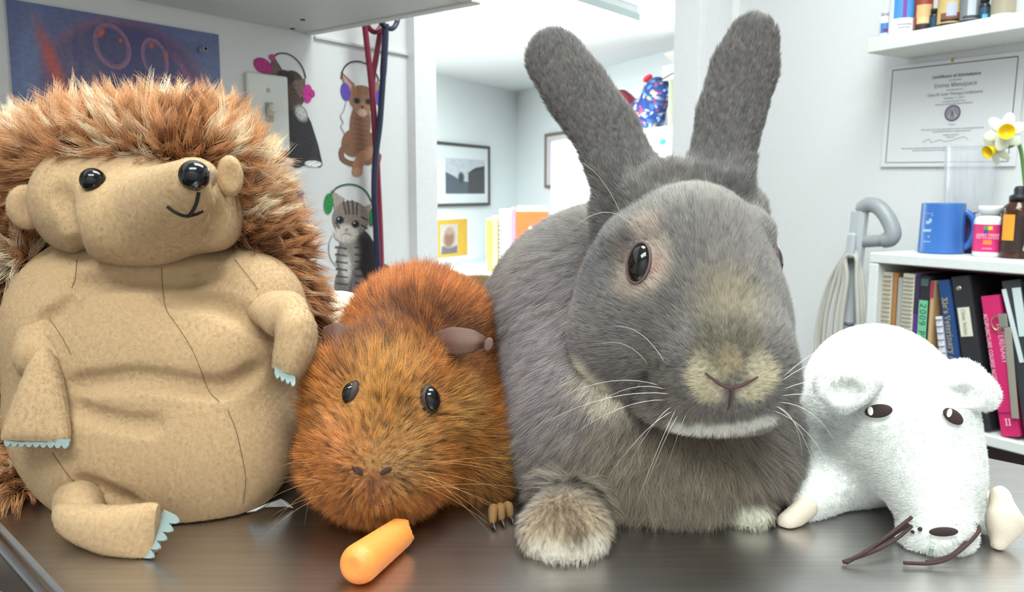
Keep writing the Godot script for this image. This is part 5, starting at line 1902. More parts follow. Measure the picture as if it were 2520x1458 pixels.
	var carton := thing("carton", "open white cardboard carton with black print on the storage box", "box", Vector3(gp.x, fridge_top + 0.404, gp.z))
	carton.basis = b
	var card2 := mat(rgb(212, 206, 202), 0.8)
	obj("body", boxed(Vector3(0.42, 0.12, 0.32), 0.004, Transform3D(Basis(), Vector3(0.02, 0.06, 0))), card2, carton)
	obj("stripe", boxed(Vector3(0.40, 0.016, 0.004), 0.0, Transform3D(Basis(Vector3.BACK, 0.2), Vector3(0.0, 0.05, 0.161))), mat(rgb(60, 52, 52), 0.8), carton)
	obj("flap", boxed(Vector3(0.20, 0.005, 0.16), 0.0, Transform3D(Basis(Vector3.RIGHT, -0.7), Vector3(-0.06, 0.17, 0.11))), card2, carton)
	obj("flap", boxed(Vector3(0.20, 0.005, 0.16), 0.0, Transform3D(Basis(Vector3.RIGHT, 0.7), Vector3(0.05, 0.17, -0.11))), card2, carton)
	# a desk with standing folders
	var dt := P(1290, 668, 5.4)
	var desk := thing("desk", "white desk behind the rabbit's back carrying folders", "desk", Vector3(dt.x, 0, dt.z))
	desk.basis = axes(Vector2(0.92, 0.39))
	var dh := dt.y
	obj("desk_top", boxed(Vector3(1.3, 0.03, 0.6), 0.004, Transform3D(Basis(), Vector3(0.1, dh - 0.015, 0))), mat(rgb(222, 222, 220), 0.5), desk)
	for x in [-0.5, 0.7]: obj("side_panel", boxed(Vector3(0.03, dh - 0.03, 0.56), 0.003, Transform3D(Basis(), Vector3(x, (dh - 0.03) / 2, 0))), mat(rgb(214, 214, 212), 0.5), desk)
	for q in [["folder", "tan and yellow upright folder at the end of the desk row", 1196, 1212, 540, rgb(186, 146, 64)], ["folder", "cream upright folder leaning by the spiral notebook on the desk", 1210, 1226, 534, rgb(206, 168, 112)], ["spiral_notebook", "white notebook with a black spiral coil on the desk", 1228, 1258, 517, rgb(230, 234, 238)], ["ring_binder", "white binder with a violet spine beside the orange one", 1258, 1268, 512, rgb(168, 110, 150)], ["ring_binder", "orange ring binder with a white label on the desk", 1269, 1350, 519, rgb(196, 84, 34)]]:
		var p0 := P(q[2], q[4], 5.35)
		var p1 := P(q[3], q[4], 5.35)
		var w := p1.x - p0.x
		var t := p0.y - dh
		var f := thing(q[0], q[1], "folder" if q[0] == "folder" else "binder" if q[0] == "ring_binder" else "notebook", Vector3((p0.x + p1.x) / 2, dh, p0.z))
		obj("cover", boxed(Vector3(w - 0.004, t, 0.22), 0.004, Transform3D(Basis(), Vector3(0, t / 2, -0.12))), mat(q[5], 0.6), f)
		obj("pages", boxed(Vector3(maxf(w - 0.016, 0.01), t - 0.02, 0.20), 0.002, Transform3D(Basis(), Vector3(0, t / 2, -0.128))), mat(rgb(236, 236, 232), 0.8), f)
		if q[0] == "spiral_notebook":
			for i in 14: obj("coil", tubed(range(9).map(func(j): return Vector3(-w * 0.42 + cos(TAU * j / 8) * 0.012, 0.02 + i * (t - 0.04) / 13.0, 0.0 + sin(TAU * j / 8) * 0.012)), 0.003, 5), mat(rgb(40, 40, 44), 0.4), f)
		if q[5] == rgb(196, 84, 34):
			obj("label", boxed(Vector3(w * 0.5, t * 0.28, 0.004), 0.0, Transform3D(Basis(), Vector3(w * 0.16, t * 0.60, -0.006))), mat(rgb(238, 236, 232), 0.7), f)
			obj("label", boxed(Vector3(w * 0.9, 0.03, 0.004), 0.0, Transform3D(Basis(), Vector3(0, t + 0.014, -0.10))), mat(rgb(238, 236, 232), 0.7), f)
	# a round-backed chair
	var cp := P(1178, 700, 3.4)
	var chair := thing("chair", "brown mottled round-backed chair beyond the guinea pig", "chair", Vector3(cp.x, 0, cp.z))
	var hide := grained(rgb(116, 78, 44), rgb(196, 160, 104), 0.6, 5.0, 0.05, 0.2, 97)
	var cb := Body.new()
	cb.ell(Vector3(0, 0.72, 0), Vector3(0.20, 0.20, 0.05), 0.05)
	cb.ell(Vector3(0, 0.62, 0), Vector3(0.18, 0.15, 0.05), 0.05)
	cb.build(0.02)
	var back := obj("backrest", cb.mesh(), hide, chair)
	back.position.y = cp.y - 0.87
	obj("seat", boxed(Vector3(0.42, 0.07, 0.42), 0.02, Transform3D(Basis(), Vector3(0, 0.46, 0.2))), hide, chair)
	for x in [-0.18, 0.18]:
		for zz in [0.02, 0.38]: obj("leg", tubed([Vector3(x, 0, zz), Vector3(x, 0.44, zz)], 0.014, 10), mat(rgb(80, 60, 44), 0.5), chair)
	obj("back_post", tubed([Vector3(0, 0.45, -0.02), Vector3(0, 0.60, -0.02)], 0.02, 10), mat(rgb(80, 60, 44), 0.5), chair)

# ---------------------------------------------------------------- the right wall
const FRONT := 0.27     # the bookcase's front stands this far from the wall

func RW(u: float, v: float, off := 0.0) -> Vector3:
	return W(u, v, CORNER, RIGHT_W, off)

func bottle(called: String, label: String, at: Vector3, r: float, h: float, body: Material, band: Color, marks: Array, cap: Color, group := "", dropper := false) -> Node3D:
	var o := thing(called, label, "bottle", at, 0.0, group)
	obj("body", lathed([Vector2(0.0, 0.0), Vector2(r * 0.92, 0.0), Vector2(r, r * 0.10), Vector2(r, h * 0.70), Vector2(r * 0.92, h * 0.76), Vector2(r * 0.62, h * 0.82), Vector2(r * 0.58, h * 0.86), Vector2(0.0, h * 0.86)], 32), body, o)
	var lb := obj("label", lathed([Vector2(r * 1.012, h * 0.10), Vector2(r * 1.012, h * 0.64)], 32), mat(band, 0.5), o)
	for q in marks:   # [height share, half height, half angle, colour]
		var k := Mesher.new()
		var rows := []
		for y in [q[0] - q[1], q[0] + q[1]]:
			var row := []
			for i in 9:
				var a: float = q[4] + lerpf(-q[2], q[2], i / 8.0)
				row.append(Vector3(sin(a) * r * 1.02, h * y, cos(a) * r * 1.02))
			rows.append(row)
		k.skin(rows, false, false)
		obj("print", k.done(), mat(q[3], 0.6), lb)
	if dropper:
		obj("cap", lathed([Vector2(0.0, h * 0.84), Vector2(r * 0.62, h * 0.84), Vector2(r * 0.62, h * 0.92), Vector2(r * 0.45, h * 0.94), Vector2(r * 0.36, h * 0.95), Vector2(r * 0.38, h * 1.02), Vector2(r * 0.28, h * 1.06), Vector2(0.0, h * 1.07)], 24), mat(cap, 0.5), o)
	else:
		obj("cap", lathed([Vector2(0.0, h * 0.84), Vector2(r * 0.80, h * 0.84), Vector2(r * 0.80, h * 0.98), Vector2(r * 0.74, h), Vector2(0.0, h)], 32), mat(cap, 0.5), o)
	return o

func certificate() -> void:
	var s := spot(CORNER, RIGHT_W, 2184, 168, 2502, 406, 0.004)
	var t: Transform3D = s[0]
	t.basis = t.basis * Basis(Vector3.BACK, -0.022)
	var z: Vector2 = s[1]
	var o := thing("certificate", "white printed certificate with a thin black border pinned to the wall", "certificate")
	placed(o, t)
	obj("mount", boxed(Vector3(z.x, z.y, 0.006), 0.001), mat(rgb(226, 224, 228), 0.7), o)
	var ink := mat(rgb(70, 68, 72), 0.8)
	var k := Mesher.new()
	var bx := z.x * 0.455
	var by := z.y * 0.455
	for q in [[0, by, 2 * bx, 0.0018], [0, -by, 2 * bx, 0.0012], [bx, 0, 0.0014, 2 * by], [-bx, 0, 0.0014, 2 * by]]:
		k.box(Transform3D(Basis(), Vector3(q[0], q[1], 0.0032)), Vector3(q[2], q[3], 0.0006))
	obj("border", k.done(), ink, o)
	var grey := rgb(126, 124, 128)
	var pale := rgb(166, 166, 170)
	var h := z.y
	for q in [["Certificate of Attendance", 0.038, 0.345, rgb(110, 108, 112), true], ["presented to", 0.020, 0.306, pale, false], ["Emma Menapace", 0.052, 0.262, grey, false], ["for attendance at", 0.020, 0.216, pale, false], ["Class IV Laser Therapy Conference", 0.034, 0.180, grey, false], ["October 1, 2011", 0.028, 0.140, pale, false],
			["Continuing Education Hours", 0.018, 0.110, pale, false], ["Veterinary Medical Association Program", 0.020, 0.086, pale, false], ["of merit", 0.018, -0.105, pale, false], ["This program has been approved for hours of continuing education", 0.020, -0.145, pale, false], ["in jurisdictions which recognize approval", 0.020, -0.167, pale, false],
			["Program Director", 0.020, -0.200, pale, false], ["Education", 0.018, -0.222, pale, false], ["This certificate verifies attendance at the listed program and the hours awarded to the named attendee on this date", 0.019, -0.318, pale, false], ["keep this certificate with your records as proof of attendance for licensing in your state", 0.019, -0.340, pale, false]]:
		lettering(o, q[0], q[1] * h * 1.0, Vector3(0.012, q[2] * h, 0.0034), q[3], 0.0, "Droid Sans", q[4])
	obj("seal", lathed([Vector2(0.0, -0.0006), Vector2(h * 0.070, -0.0006), Vector2(h * 0.070, 0.0006), Vector2(0.0, 0.0006)], 32), mat(rgb(150, 142, 154), 0.6), o, Vector3(0.012, h * 0.0, 0.0034)).rotation.x = PI / 2
	obj("seal_ring", tubed(range(33).map(func(i): return Vector3(0.012 + cos(TAU * i / 32) * h * 0.070, sin(TAU * i / 32) * h * 0.070, 0.0042)), 0.0012, 6), mat(rgb(84, 80, 88), 0.6), o)
	obj("seal_figure", tubed([Vector3(0.004, -0.009, 0.0043), Vector3(0.012, 0.010, 0.0043), Vector3(0.020, -0.009, 0.0043)], 0.0014, 6), mat(rgb(206, 202, 210), 0.6), o)
	obj("signature", tubed(curved([Vector3(-0.05, -0.262 * h, 0.0036), Vector3(-0.035, -0.235 * h, 0.0036), Vector3(-0.03, -0.265 * h, 0.0036), Vector3(-0.01, -0.245 * h, 0.0036), Vector3(0.0, -0.262 * h, 0.0036), Vector3(0.02, -0.248 * h, 0.0036), Vector3(0.04, -0.225 * h, 0.0036), Vector3(0.05, -0.255 * h, 0.0036)], 4), 0.0005, 4), mat(pale, 0.8), o)
	var tack := thing("thumb_tack", "gold thumb tack above the certificate", "thumb tack", RW(2347, 150, 0.002))
	tack.basis = axes(RIGHT_W) * Basis(Vector3.RIGHT, PI / 2)
	obj("head", lathed([Vector2(0.0, 0.0), Vector2(0.0062, 0.0), Vector2(0.0058, 0.003), Vector2(0.003, 0.0055), Vector2(0.0, 0.006)], 20), mat(rgb(214, 190, 96), 0.3, 0.6), tack)
	obj("point", tubed([Vector3(0, -0.001, 0), Vector3(0, 0.001, 0)], 0.001, 6), mat(rgb(180, 170, 120), 0.3, 1.0), tack)

func upper_shelf() -> void:
	var back := RW(2232, 146, 0.0)
	var y := back.y
	var b := axes(RIGHT_W)
	var deep := 0.05
	while UV(back + b.z * deep).x > 2135.0 and deep < 0.4: deep += 0.002
	var o := thing("wall_shelf", "white wooden shelf board above the certificate", "shelf", back)
	o.basis = b
	var wood := grained(rgb(214, 216, 210), rgb(226, 228, 222), 0.55, 6.0, 0.03, 0.08, 101)
	obj("board", boxed(Vector3(1.1, 0.030, deep), 0.002, Transform3D(Basis(), Vector3(0.55, 0.015, deep / 2 + 0.001))), wood, o)
	for x in [0.35, 0.95]: obj("bracket", boxed(Vector3(0.02, 0.12, 0.018), 0.002, Transform3D(Basis(), Vector3(x, -0.06, 0.010))), wood, o)
	var top := y + 0.030
	var white := mat(rgb(228, 230, 234), 0.35)
	var amber := mat(rgb(58, 34, 24), 0.2)
	var dark := mat(rgb(30, 36, 44), 0.3)
	# each: sight line of the base's middle, radius in sight units
	var g := "supplement bottles on the wall shelf"
	for q in [[2180, 14, 60, white, rgb(228, 230, 236), [[0.42, 0.16, 1.0, rgb(70, 130, 196)], [0.34, 0.06, 0.5, rgb(110, 50, 130)]], rgb(230, 230, 234), "slim white bottle with a blue label at the shelf's outer end"],
			[2222, 31, 55, white, rgb(230, 232, 238), [[0.46, 0.16, 0.8, rgb(70, 140, 204)], [0.46, 0.16, 0.14, rgb(120, 60, 150)], [0.20, 0.012, 0.5, rgb(150, 150, 158)], [0.15, 0.012, 0.4, rgb(150, 150, 158)]], rgb(232, 232, 236), "wide white bottle with a blue and violet label on the shelf"],
			[2272, 20, 42, amber, rgb(146, 62, 44), [[0.36, 0.10, 0.9, rgb(206, 170, 120)], [0.22, 0.05, 0.8, rgb(214, 186, 140)], [0.13, 0.03, 1.0, rgb(40, 36, 38)]], rgb(30, 30, 32), "dark bottle with a red and cream label on the shelf"],
			[2300, 11, 36, dark, rgb(24, 60, 80), [], rgb(30, 30, 32), "narrow teal bottle between two labelled ones"],
			[2338, 27, 30, amber, rgb(196, 168, 110), [[0.30, 0.10, 0.4, rgb(170, 176, 206)], [0.20, 0.05, 0.9, rgb(122, 78, 50)], [0.14, 0.02, 0.9, rgb(30, 30, 40)]], rgb(30, 30, 32), "bottle with a yellow picture label in the shelf's middle"],
			[2388, 22, 22, dark, rgb(118, 120, 124), [[0.30, 0.14, 0.4, rgb(176, 182, 190)], [0.14, 0.02, 0.9, rgb(60, 60, 66)]], rgb(30, 30, 32), "bottle with a grey label on the shelf"],
			[2424, 12, 16, dark, rgb(36, 66, 90), [[0.30, 0.08, 0.5, rgb(90, 160, 196)]], rgb(30, 30, 32), "slim dark blue bottle on the shelf"],
			[2470, 26, 8, white, rgb(150, 140, 120), [], rgb(232, 232, 236), "wide bottle with a tan label at the shelf's inner end"]]:
		var p := L(q[0], q[2] - 4, top)
		if not is_finite(p.x): continue
		# stand them mid board at that place along the shelf
		var along := (RW(q[0], q[2], deep * 0.55) - back).dot(b.x)
		var at := back + b.x * along + b.z * (deep * 0.55)
		at.y = top
		var r: float = q[1] * absf(at.z) / FOCAL
		var marks: Array = q[5].map(func(m): return m + [-0.35])
		bottle("supplement_bottle", q[7], at, r, r * 5.2 if q[1] < 16 else 0.13, q[3], q[4], marks, q[6], g)

# a standing book: the sight lines of its spine's top corners, how far its foot is shifted along the shelf
func book(called: String, label: String, category: String, u0: float, u1: float, v: float, shift: float, foot: float, c: Color, deep := 0.19, off := FRONT - 0.02, rough := 0.6) -> Array:
	var p0 := RW(u0, v, off)
	var p1 := RW(u1, v, off)
	var b := axes(RIGHT_W)
	var w := (p1 - p0).dot(b.x)
	var top := (p0 + p1) * 0.5
	foot += 0.001
	shift = (top.y - foot) * tan(shift)
	var base := Vector3(top.x, foot, top.z) + b.x * shift
	var up := (top - base).normalized()
	var h := (top - base).length()
	var o := thing(called, label, category, base)
	o.basis = Basis(up.cross(b.z).normalized(), up, b.z)
	var lift := absf(shift) / h * w * 0.5
	h -= lift
	o.position += up * lift
	var m := mat(c, rough)
	obj("spine", boxed(Vector3(w, h, 0.004), 0.001, Transform3D(Basis(), Vector3(0, h / 2, -0.002))), m, o)
	for s in [-1, 1]: obj("cover", boxed(Vector3(0.003, h, deep), 0.0008, Transform3D(Basis(), Vector3(s * (w / 2 - 0.0015), h / 2, -0.004 - deep / 2))), m, o)
	obj("pages", boxed(Vector3(maxf(w - 0.007, 0.002), h - 0.008, deep - 0.008), 0.0, Transform3D(Basis(), Vector3(0, h / 2, -0.006 - deep / 2))), mat(rgb(226, 220, 204), 0.9), o)
	return [o, w, h]

func patch(o: Node3D, x: float, y: float, w: float, h: float, c: Color, called := "label") -> void:
	obj(called, boxed(Vector3(w, h, 0.0012), 0.0, Transform3D(Basis(), Vector3(x, y, 0.0008))), mat(c, 0.7), o)

func coils(o: Node3D, x: float, h: float, n: int, w: float, c: Color) -> void:
	for i in n:
		var y := h * (0.03 + 0.94 * i / (n - 1.0))
		obj("coil", tubed([Vector3(x - w / 2, y, -0.002), Vector3(x - w * 0.3, y, 0.003), Vector3(x + w * 0.3, y, 0.003), Vector3(x + w / 2, y, -0.002)], 0.0009, 5), mat(c, 0.4), o)

func bookcase() -> void:
	var b := axes(RIGHT_W)
	var c0 := RW(2138, 622, FRONT)
	var ytop := c0.y
	var yshelf := RW(2440, 1078, FRONT).y
	var o := thing("bookcase", "low white bookcase standing against the wall under the certificate", "bookcase", Vector3(c0.x, 0, c0.z))
	o.basis = b
	var wood := grained(rgb(214, 217, 216), rgb(224, 227, 226), 0.5, 5.0, 0.03, 0.05, 111)
	var wd := 0.95
	obj("top_board", boxed(Vector3(wd, 0.020, FRONT - 0.005), 0.002, Transform3D(Basis(), Vector3(wd / 2, ytop - 0.010, -FRONT / 2))), wood, o)
	obj("side_panel", boxed(Vector3(0.020, ytop - 0.021, FRONT - 0.005), 0.002, Transform3D(Basis(), Vector3(0.010, (ytop - 0.021) / 2, -FRONT / 2))), wood, o)
	obj("side_panel", boxed(Vector3(0.020, ytop - 0.021, FRONT - 0.005), 0.002, Transform3D(Basis(), Vector3(wd - 0.010, (ytop - 0.021) / 2, -FRONT / 2))), wood, o)
	obj("shelf", boxed(Vector3(wd - 0.041, 0.020, FRONT - 0.02), 0.002, Transform3D(Basis(), Vector3(wd / 2, yshelf - 0.010, -FRONT / 2))), wood, o)
	obj("shelf", boxed(Vector3(wd - 0.041, 0.020, FRONT - 0.02), 0.002, Transform3D(Basis(), Vector3(wd / 2, yshelf - 0.36, -FRONT / 2))), wood, o)
	obj("shelf", boxed(Vector3(wd - 0.041, 0.020, FRONT - 0.02), 0.002, Transform3D(Basis(), Vector3(wd / 2, 0.06, -FRONT / 2))), wood, o)
	obj("back_panel", boxed(Vector3(wd - 0.041, ytop - 0.03, 0.006), 0.0, Transform3D(Basis(), Vector3(wd / 2, (ytop - 0.03) / 2, -FRONT + 0.006))), mat(rgb(70, 56, 54), 0.8), o)
	var cream := rgb(206, 196, 176)
	var k := book("spiral_notebook", "cream spiral-bound notebook at the outer end of the bookcase row", "notebook", 2173, 2197, 670, 0.0, yshelf, cream)
	coils(k[0], 0, k[2], 30, k[1] * 0.9, rgb(120, 112, 100))
	k = book("book", "thin tan book beside the outermost cream notebook", "book", 2199, 2209, 672, 0.0, yshelf, rgb(168, 120, 72))
	k = book("book", "thin grey book between the tan book and the wide spiral notebook", "book", 2211, 2221, 684, 0.0, yshelf, rgb(168, 168, 164))
	k = book("spiral_notebook", "wide cream spiral notebook beside the purple book", "notebook", 2223, 2252, 674, 0.0, yshelf, rgb(214, 206, 190))
	coils(k[0], 0, k[2], 34, k[1] * 0.95, rgb(112, 106, 98))
	k = book("book", "purple book with a dark top in the bookcase", "book", 2254, 2264, 676, 0.0, yshelf, rgb(88, 44, 132))
	patch(k[0], 0, k[2] * 0.86, k[1] * 0.9, k[2] * 0.26, rgb(52, 44, 62))
	k = book("ring_binder", "black binder with a green 2009 label in the bookcase", "binder", 2266, 2289, 680, 0.0, yshelf, rgb(34, 36, 38))
	patch(k[0], 0, k[2] * 0.58, k[1] * 0.94, k[2] * 0.50, rgb(110, 190, 146))
	patch(k[0], 0, k[2] * 0.955, k[1] * 0.8, k[2] * 0.05, rgb(70, 92, 84))
	for i in 8: lettering(k[0], "2009PVMA"[i], 0.016, Vector3(0, k[2] * (0.79 - 0.040 * i - (0.03 if i > 3 else 0.0)), 0.0016), rgb(40, 60, 50), -PI / 2)
	k = book("book", "beige and maroon book behind the white spiral notebook", "book", 2291, 2300, 692, 0.0, yshelf, rgb(196, 160, 116))
	patch(k[0], 0, k[2] * 0.94, k[1], k[2] * 0.12, rgb(150, 52, 76))
	patch(k[0], 0, k[2] * 0.47, k[1], k[2] * 0.05, rgb(104, 34, 62))
	patch(k[0], 0, k[2] * 0.28, k[1], k[2] * 0.33, rgb(196, 76, 130))
	k = book("spiral_notebook", "small white notebook with wide black coils leaning by the blue book", "notebook", 2301, 2316, 780, 0.17, yshelf, rgb(222, 222, 234), 0.15)
	coils(k[0], 0, k[2], 16, k[1], rgb(48, 44, 46))
	k = book("book", "blue veterinary acupuncture book with gold lettering leaning in the bookcase", "book", 2308, 2334, 690, 0.205, yshelf, rgb(26, 66, 124))
	lettering(k[0], "Xie's Veterinary Acupuncture", 0.0140, Vector3(-0.002, k[2] * 0.52, 0.0006), rgb(186, 166, 112), -PI / 2, "Droid Serif")
	k = book("ring_binder", "leaning black ring binder with a cream paper label", "binder", 2340, 2384, 680, 0.205, yshelf, rgb(36, 36, 42))
	patch(k[0], -0.001, k[2] * 0.70, k[1] * 0.66, k[2] * 0.19, rgb(216, 216, 196))
	for y in [0.92, 0.07]: obj("rivet", balled(Vector3(-0.004, k[2] * y, 0.001), Vector3(0.005, 0.005, 0.002)), mat(rgb(180, 178, 170), 0.3, 1.0), k[0])
	lettering(k[0], "Clinic Notes", 0.009, Vector3(-0.002, k[2] * 0.70, 0.0018), rgb(150, 150, 140), -PI / 2)
	k = book("ring_binder", "bright pink veterinary binder leaning in the bookcase", "binder", 2413, 2457, 728, 0.215, yshelf, rgb(206, 30, 104), 0.17)
	lettering(k[0], "VETERINARY", 0.013, Vector3(0.010, k[2] * 0.66, 0.0006), rgb(236, 190, 210), -PI / 2)
	lettering(k[0], "ACUPUNCTURE COURSE NOTES", 0.009, Vector3(-0.012, k[2] * 0.62, 0.0006), rgb(236, 200, 214), -PI / 2)
	patch(k[0], 0, k[2] * 0.17, k[1] * 0.96, 0.002, rgb(150, 30, 80))
	lettering(k[0], "II", 0.016, Vector3(0.0, k[2] * 0.10, 0.0006), rgb(240, 210, 220))
	var pink: Node3D = k[0]
	var ring := thing("key_ring", "metal ring with a grey strap hung over the pink binder", "key ring", pink.to_global(Vector3(k[1] * 0.34, k[2] * 0.80, 0.004)))
	ring.basis = pink.basis
	obj("ring", tubed(range(17).map(func(i): return Vector3(cos(TAU * i / 16) * 0.011, sin(TAU * i / 16) * 0.013, 0.001)), 0.0013, 6), mat(rgb(196, 180, 130), 0.25, 1.0), ring)
	obj("strap", boxed(Vector3(0.012, 0.16, 0.003), 0.001, Transform3D(Basis(Vector3.BACK, -0.06), Vector3(0.010, -0.088, 0.001))), mat(rgb(150, 144, 132), 0.8), ring)
	obj("clasp", boxed(Vector3(0.014, 0.024, 0.004), 0.001, Transform3D(Basis(), Vector3(0.009, 0.004, 0.001))), mat(rgb(160, 156, 150), 0.4, 0.6), ring)
	k = book("ring_binder", "dark grey binder with two white paper strips at the bookcase end", "binder", 2464, 2510, 690, 0.215, yshelf, rgb(52, 54, 58))
	patch(k[0], 0.008, k[2] * 0.80, k[1] * 0.46, k[2] * 0.30, rgb(206, 218, 222), "paper_strip")
	obj("paper_strip", boxed(Vector3(k[1] * 0.24, k[2] * 0.46, 0.0012), 0.0, Transform3D(Basis(Vector3.BACK, 0.09), Vector3(-k[1] * 0.22, k[2] * 0.72, 0.0012))), mat(rgb(210, 222, 224), 0.7), k[0])
	k = book("ring_binder", "black binder at the very end of the bookcase row", "binder", 2516, 2556, 692, 0.215, yshelf, rgb(30, 30, 34))
	# a long dark red book lying across the others
	var m0 := RW(2272, 662, FRONT - 0.03)
	var flat_y := RW(2340, 674, FRONT - 0.02).y + 0.004
	var red := thing("book", "dark red book lying flat across the tops of the standing books", "book", Vector3(m0.x, flat_y, m0.z))
	red.basis = b
	obj("cover", boxed(Vector3(0.34, ytop - 0.0225 - flat_y, 0.19), 0.003, Transform3D(Basis(), Vector3(0.17, (ytop - 0.0225 - flat_y) / 2, -0.096))), mat(rgb(84, 26, 40), 0.6), red)
	lettering(red, "ALTERNATIVE MEDICINE", 0.010, Vector3(0.125, 0.010, 0.0005), rgb(196, 150, 150))
	lettering(red, "ILLUSTRATED", 0.010, Vector3(0.245, 0.010, 0.0005), rgb(196, 150, 150))
	# on top: mug, bottles, cup, daffodil
	var at := func(u: float, off: float) -> Vector3:
		var p := RW(u, 606, off)
		p.y = ytop
		return p
	var mug := thing("mug", "blue ceramic mug with white print on the bookcase", "mug", at.call(2316, 0.16))
	mug.basis = Basis(Vector3.UP, -0.62)
	var blue := mat(rgb(58, 108, 182), 0.25)
	var r := 52.0 * absf(mug.position.z) / FOCAL
	var mh := 0.098
	obj("cup", lathed([Vector2(0.0, 0.0), Vector2(r * 0.94, 0.0), Vector2(r, 0.003), Vector2(r * 0.94, mh - 0.002), Vector2(r * 0.91, mh), Vector2(r * 0.88, mh - 0.002), Vector2(r * 0.90, 0.006), Vector2(0.0, 0.005)], 40), blue, mug)
	var hp := []
	for q in [[0.80, 0.80], [1.15, 0.82], [1.50, 0.66], [1.55, 0.42], [1.35, 0.20], [1.05, 0.12], [0.84, 0.16]]: hp.append(Vector3(q[0] * r * 0.85, q[1] * mh, 0.0))
	obj("handle", tubed(curved(hp, 4), 0.0062, 10), blue, mug)
	for q in [[0.30, 0.62, 0.10, 0.06], [0.42, 0.66, 0.07, 0.08], [0.26, 0.46, 0.20, 0.05], [0.46, 0.47, 0.04, 0.04], [0.40, 0.34, 0.04, 0.03], [0.30, 0.24, 0.20, 0.015], [0.30, 0.80, 0.24, 0.008], [0.50, 0.76, 0.02, 0.03]]:
		var kk := Mesher.new()
		var rows := []
		for y in [q[1] - q[3] / 2, q[1] + q[3] / 2]:
			var row := []
			for i in 7:
				var a: float = -0.85 + q[0] + lerpf(-q[2], q[2], i / 6.0)
				row.append(Vector3(sin(a), 0, cos(a)) * r * lerpf(1.006, 0.95, y) + Vector3(0, y * mh, 0))
			rows.append(row)
		kk.skin(rows, false, false)
		obj("print", kk.done(), mat(rgb(160, 190, 226), 0.5), mug)
	var box := thing("tea_box", "slim dark purple box behind the mug handle", "box", at.call(2402, 0.105))
	box.basis = b
	obj("body", boxed(Vector3(0.022, 0.080, 0.05), 0.001, Transform3D(Basis(), Vector3(-0.004, 0.040, 0))), mat(rgb(88, 62, 104), 0.6), box)
	obj("side_label", boxed(Vector3(0.010, 0.078, 0.048), 0.001, Transform3D(Basis(), Vector3(0.0125, 0.039, 0.002))), mat(rgb(200, 200, 208), 0.7), box)
	var pk := bottle("pill_bottle", "white pill bottle with a bright pink label on the bookcase", at.call(2432, 0.17), 0.0262, 0.094, mat(rgb(232, 234, 236), 0.3), rgb(212, 44, 112), [[0.36, 0.30, 0.0, rgb(212, 44, 112), 0.0]], rgb(236, 238, 238))
	var pl: Node3D = pk.get_node("label")
	for q in [[-0.13, 0.57, rgb(60, 150, 80)], [0.13, 0.57, rgb(226, 190, 60)], [-0.13, 0.50, rgb(50, 70, 150)], [0.13, 0.50, rgb(206, 50, 70)]]:
		var kk := Mesher.new()
		kk.box(Transform3D(Basis(Vector3.UP, -0.6 + q[0]), Basis(Vector3.UP, -0.6 + q[0]) * Vector3(0, q[1] * 0.094, 0.0267)), Vector3(0.007, 0.0064, 0.0008))
		obj("print", kk.done(), mat(q[2], 0.6), pl)
	for q in [["JOINT TREAT", 0.0072, 0.43], ["FOR CATS AND DOGS", 0.0042, 0.375], ["60 tablets", 0.0040, 0.17]]:
		var n0 := pl.get_child_count()
		lettering(pl, q[0], q[1] * 0.9, Basis(Vector3.UP, -0.6) * Vector3(0, q[2] * 0.094, 0.0268), rgb(246, 206, 222))
		(pl.get_child(n0) as Node3D).rotation.y = -0.6
	var kk2 := Mesher.new()
	kk2.box(Transform3D(Basis(Vector3.UP, -0.6), Basis(Vector3.UP, -0.6) * Vector3(0, 0.29 * 0.094, 0.0266)), Vector3(0.014, 0.008, 0.0008))
	obj("print", kk2.done(), mat(rgb(216, 124, 60), 0.6), pl)
	var amb := mat(rgb(66, 32, 16), 0.12)
	var ab := bottle("dropper_bottle", "amber glass dropper bottle with an orange label on the bookcase", at.call(2500, 0.17), 0.0262, 0.122, amb, rgb(44, 24, 18), [[0.46, 0.19, 0.42, rgb(238, 152, 40), -1.15]], rgb(26, 28, 30), "", true)
	var sy := thing("syringe", "clear plastic syringe leaning by the amber dropper bottle", "syringe", at.call(2528, 0.20))
	var clear := mat(Color(0.85, 0.86, 0.9, 0.35), 0.1)
	clear = clear.duplicate()
	clear.transparency = BaseMaterial3D.TRANSPARENCY_ALPHA
	sy.basis = Basis(b.z, -0.25)
	obj("barrel", lathed([Vector2(0.0, 0.0), Vector2(0.003, 0.0), Vector2(0.004, 0.012), Vector2(0.011, 0.016), Vector2(0.011, 0.075), Vector2(0.016, 0.076), Vector2(0.016, 0.078), Vector2(0.0, 0.078)], 20), clear, sy)
	obj("plunger", lathed([Vector2(0.0, 0.03), Vector2(0.0095, 0.03), Vector2(0.0095, 0.038), Vector2(0.003, 0.039), Vector2(0.003, 0.092), Vector2(0.012, 0.093), Vector2(0.012, 0.096), Vector2(0.0, 0.096)], 16), mat(rgb(150, 150, 156), 0.5), sy)
	var cup := thing("plastic_cup", "tall clear plastic tumbler behind the blue mug", "tumbler", at.call(2372, 0.064))
	var ch := RW(2372, 362, 0.055).y - ytop
	var glass := StandardMaterial3D.new()
	glass.albedo_color = Color(0.86, 0.87, 0.90, 0.16)
	glass.transparency = BaseMaterial3D.TRANSPARENCY_ALPHA
	glass.roughness = 0.12
	obj("wall", lathed([Vector2(0.0, 0.002), Vector2(0.040, 0.002), Vector2(0.0475, ch), Vector2(0.0455, ch), Vector2(0.038, 0.006), Vector2(0.0, 0.006)], 40), glass, cup)
	obj("rim", tubed(range(33).map(func(i): return Vector3(cos(TAU * i / 32) * 0.0468, ch, sin(TAU * i / 32) * 0.0468)), 0.0012, 6), glass, cup)
	daffodil(ytop)

